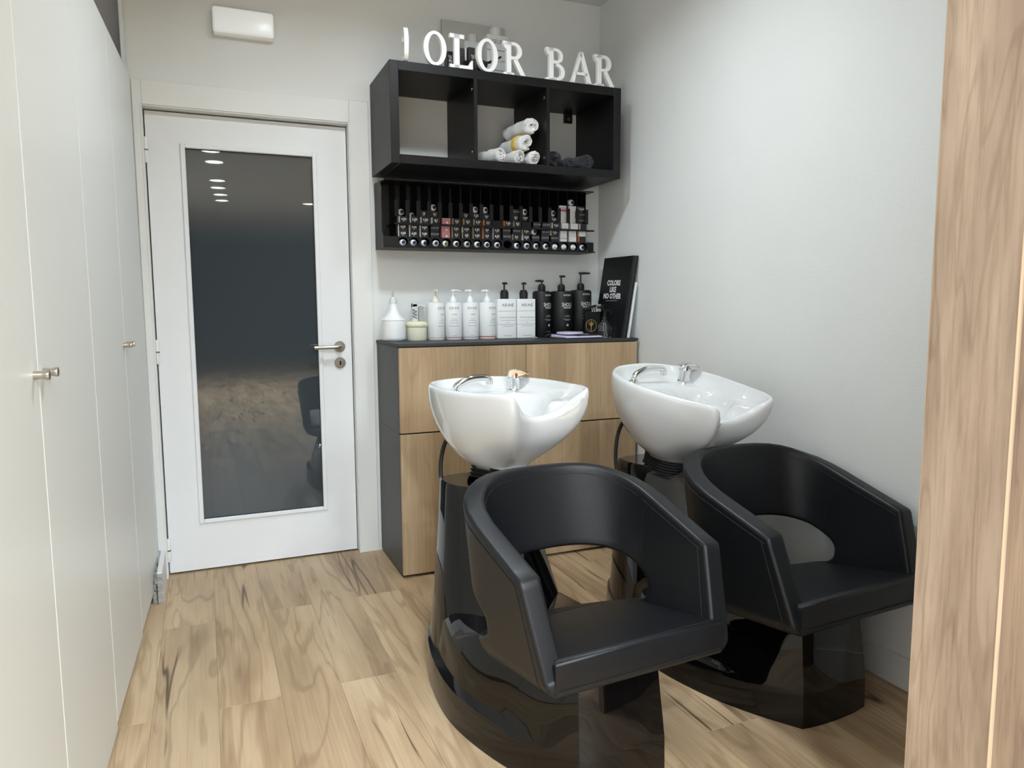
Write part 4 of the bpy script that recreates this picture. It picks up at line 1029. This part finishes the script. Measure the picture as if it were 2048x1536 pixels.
def rim_curve():
    half = [(0.0, 0.268, 0.0), (0.085, 0.258, 0.0), (0.160, 0.205, 0.0), (0.208, 0.115, 0.0), (0.224, 0.01, 0.0), (0.216, -0.09, 0.0), (0.196, -0.18, 0.001), (0.174, -0.245, 0.002),
            (0.154, -0.276, -0.003), (0.128, -0.272, -0.024), (0.092, -0.250, -0.058), (0.048, -0.230, -0.080), (0.0, -0.223, -0.086)]
    full = half + [(-x, y, z) for x, y, z in half[-2:0:-1]]
    return spline(full, 6, closed=True)
def make_basin(parent):
    rim = rim_curve(); n_ = len(rim); NZ = -0.272; NR = 0.104
    nc = Vector((0.0, 0.0))
    bm = bmesh.new(); rings = []
    def ang(p): return math.atan2(p.x, -p.y)
    # foot and outer wall, bottom to top
    rings.append([bm.verts.new((0.92*NR*math.sin(ang(p)), -0.92*NR*math.cos(ang(p)), NZ)) for p in rim])
    for k in range(15):
        t = 1-k/14                       # 1 neck .. 0 rim
        rg = []
        for p in rim:
            a = ang(p); ne = Vector((NR*math.sin(a), -NR*math.cos(a)))
            fr = sm(-0.05, -0.25, p.y) if p.y < 0 else 0.0
            ex = lerp(1.55, 2.3, fr) + 0.35*sm(-0.18, -0.235, p.y)*(1-sm(0.05, 0.16, abs(p.x)))
            h = max(0.0, math.cos(PI/2*t))**ex; v = math.sin(PI/2*t)**lerp(1.0, 0.94, fr)
            q = ne.lerp(Vector((p.x, p.y)), h)
            rg.append(bm.verts.new((q.x, q.y, lerp(p.z-0.008, NZ+0.012, v))))
        rings.append(rg)
    # rolled lip
    def inward(p, d):
        v = Vector((0.0-p.x*0.35, -0.06-p.y, 0)) if p.y < -0.18 else Vector((-p.x, -0.02-p.y, 0))
        return p + v.normalized()*d
    for d, dz in ((0.002, 0.004), (0.007, 0.009), (0.013, 0.009), (0.019, 0.004), (0.022, -0.004)):
        rg = []
        for p in rim:
            lf = 1+0.9*sm(-0.19, -0.24, p.y)*(1-sm(0.10, 0.165, abs(p.x))); q = inward(p, d*lf); rg.append(bm.verts.new((q.x, q.y, p.z+dz*(1+0.4*(lf-1)))))
        rings.append(rg)
    # inside bowl
    cb_ = Vector((0.0, -0.035)); st = 12
    for k in range(1, st+1):
        f = k/st*0.97; rg = []
        for p in rim:
            q0 = inward(p, 0.022*(1+0.9*sm(-0.19, -0.24, p.y)*(1-sm(0.10, 0.165, abs(p.x))))); q = Vector((q0.x, q0.y)).lerp(cb_, f)
            edge = p.z-0.004
            deck = lerp(edge, min(edge, -0.038), sm(0.0, 0.13, f))
            rr = math.sqrt(((q.x-cb_.x)/0.175)**2+((q.y-cb_.y)/(0.135 if q.y > cb_.y else 0.165))**2)
            bowl = 1-sm(0.45, 1.0, rr)
            rg.append(bm.verts.new((q.x, q.y, lerp(deck, -0.17, bowl))))
        rings.append(rg)
    for a, b_ in zip(rings, rings[1:]):
        for i in range(n_): bm.faces.new((a[i], a[(i+1) % n_], b_[(i+1) % n_], b_[i]))
    bm.faces.new(rings[0][::-1]); bm.faces.new(rings[-1])
    o = obj('basin', bm, 'ceramic', parent, True, 70); o['label'] = 'white ceramic wash basin with neck rest'
    # drain
    bm = bmesh.new(); lathe(bm, [(0, -0.168), (0.022, -0.168), (0.024, -0.1665), (0, -0.1655)], 24, c=(cb_.x, cb_.y, 0)); obj('drain', bm, 'chrome', o, True)
    # spout
    sb = Vector((-0.066, 0.178, -0.040)); tip = Vector((0.062, 0.150, -0.006))
    s_ = None
    bm = bmesh.new(); lathe(bm, [(0, 0.0), (0.022, 0.0), (0.022, 0.006), (0.015, 0.012), (0.012, 0.020), (0, 0.020)], 24, c=sb); s_ = obj('spout_base', bm, 'chrome', o, True)
    bm = bmesh.new(); pts = spline([sb+Vector((0, 0, 0.014)), sb+Vector((0.008, -0.002, 0.034)), sb+Vector((0.055, -0.012, 0.054)), sb+Vector((0.108, -0.024, 0.056)), tip+Vector((0, 0, 0.012)), tip], 6)
    tube(bm, pts, [lerp(0.0125, 0.0105, k/len(pts)) for k in range(len(pts))], 14); tube(bm, [tip+Vector((0, 0, 0.012)), tip+Vector((0, 0, -0.004))], 0.0135, 14); obj('spout', bm, 'chrome', s_, True, 50)
    # mixer
    mx = Vector((0.150, 0.118, -0.042))
    bm = bmesh.new(); lathe(bm, [(0, 0), (0.0265, 0), (0.0265, 0.010), (0.0235, 0.013), (0.0225, 0.050), (0.0235, 0.053), (0.0225, 0.056), (0.019, 0.066), (0, 0.068)], 28, c=mx); mo = obj('mixer_tap', bm, 'chrome', o, True)
    bm = bmesh.new()
    prism(bm, [(-0.022, 0.052), (-0.024, 0.072), (-0.004, 0.084), (0.022, 0.080), (0.052, 0.072), (0.056, 0.066), (0.024, 0.066), (0.020, 0.056)], -0.017, 0.017)
    bmesh.ops.bevel(bm, geom=bm.edges[:], offset=0.004, segments=2, affect='EDGES')
    bmesh.ops.rotate(bm, verts=bm.verts[:], cent=(0, 0, 0), matrix=Matrix.Rotation(math.radians(-25), 3, 'Z'))
    for v in bm.verts: v.co += mx
    obj('mixer_lever', bm, 'chrome', mo, True, 40)
    bm = bmesh.new(); lathe(bm, [(0, 0), (0.004, 0), (0.0035, -0.001), (0, -0.001)], 10, axis='y', c=mx+Vector((-0.006, -0.0262, 0.066))); obj('red_dot', bm, 'red', mo)
    return o
def wash_unit(F, yaw, bc, byaw, bpitch, broll, label, neck_z):
    t = empty('wash_unit', (F[0], F[1], 0), (0, 0, yaw)); tag(t, label, 'wash chair', 'salon wash units')
    make_base(t); make_chair(t)
    inv = Matrix.Translation((F[0], F[1], 0)) @ Matrix.Rotation(yaw, 4, 'Z'); inv.invert()
    bmx = inv @ Matrix.Translation(bc) @ Matrix.Rotation(byaw, 4, 'Z') @ Matrix.Rotation(bpitch, 4, 'X') @ Matrix.Rotation(broll, 4, 'Y')
    bo = make_basin(t); bo.matrix_local = bmx
    # rubber bellows from the column top to the foot of the basin
    a = bmx @ Vector((0, 0, -0.272)); c = Vector((a.x, max(0.80, min(0.94, a.y)), 0.612)); c.x = lerp(0, a.x, 0.6); c.y = lerp(0.86, a.y, 0.6)
    bm = bmesh.new(); pts = []; rs = []
    for k in range(25):
        f = k/24; p = Vector((lerp(c.x, a.x, f), lerp(c.y, a.y, f), lerp(0.606, a.z+0.016, f))); pts.append(p); rs.append(0.094+0.0045*math.cos(k*PI/2.0) + (0.004 if k < 2 else 0))
    tube(bm, pts, rs, 36); obj('bellows', bm, 'rubber', t, True, 70)
    # black hose hanging from the basin to the column
    h0 = bmx @ Vector((-0.10, 0.165, -0.150)); 
    bm = bmesh.new(); tube(bm, spline([h0+Vector((0.03, -0.03, 0.03)), h0+Vector((-0.012, 0.02, -0.06)), Vector((h0.x-0.030, h0.y+0.02, 0.62)), Vector((h0.x-0.022, h0.y-0.01, 0.50)), Vector((-0.10, 1.03, 0.36)), Vector((-0.06, 1.0, 0.30))], 7), 0.0075, 10); obj('hose', bm, 'hose', t, True)
    return t
wash_unit((-0.900, -2.100), math.radians(4), (-0.908, -1.216, 0.932), math.radians(14.3), math.radians(0.4), math.radians(-0.6), 'black salon wash chair with level white basin, nearer the wardrobe', 0.66)
wash_unit((-0.170, -2.080), math.radians(4), (-0.236, -1.324, 0.922), math.radians(14.4), math.radians(10.5), math.radians(-1.2), 'black salon wash chair with forward-tilted white basin, beside the right wall', 0.66)

# ================================================================== WOODEN PARTITION (right foreground)
PX = -0.650; PY1 = -3.5102+(PX+1.8261)/1.303; PY0 = -3.5102+(PX+1.8261)/1.565
PT = empty('wood_partition', (PX, PY0, 0)); tag(PT, 'tall oak-look wall unit side standing in the right foreground', 'partition')
pth = PY1-PY0
obj('end_panel', B(0, 0.012, 0.0008, pth-0.0008, 0, H-0.002), 'panel', PT)
obj('rear_panel', B(0.0125, XR-PX-0.002, pth-0.020, pth-0.001, 0, H-0.002), 'panel_shaded', PT)
obj('edge_band', B(-0.0006, 0.0060, -0.0004, 0.0008, 0, H-0.002), 'edgeb', PT); obj('edge_band', B(-0.0006, 0.0060, pth-0.0008, pth+0.0004, 0, H-0.002), 'edgeb', PT)
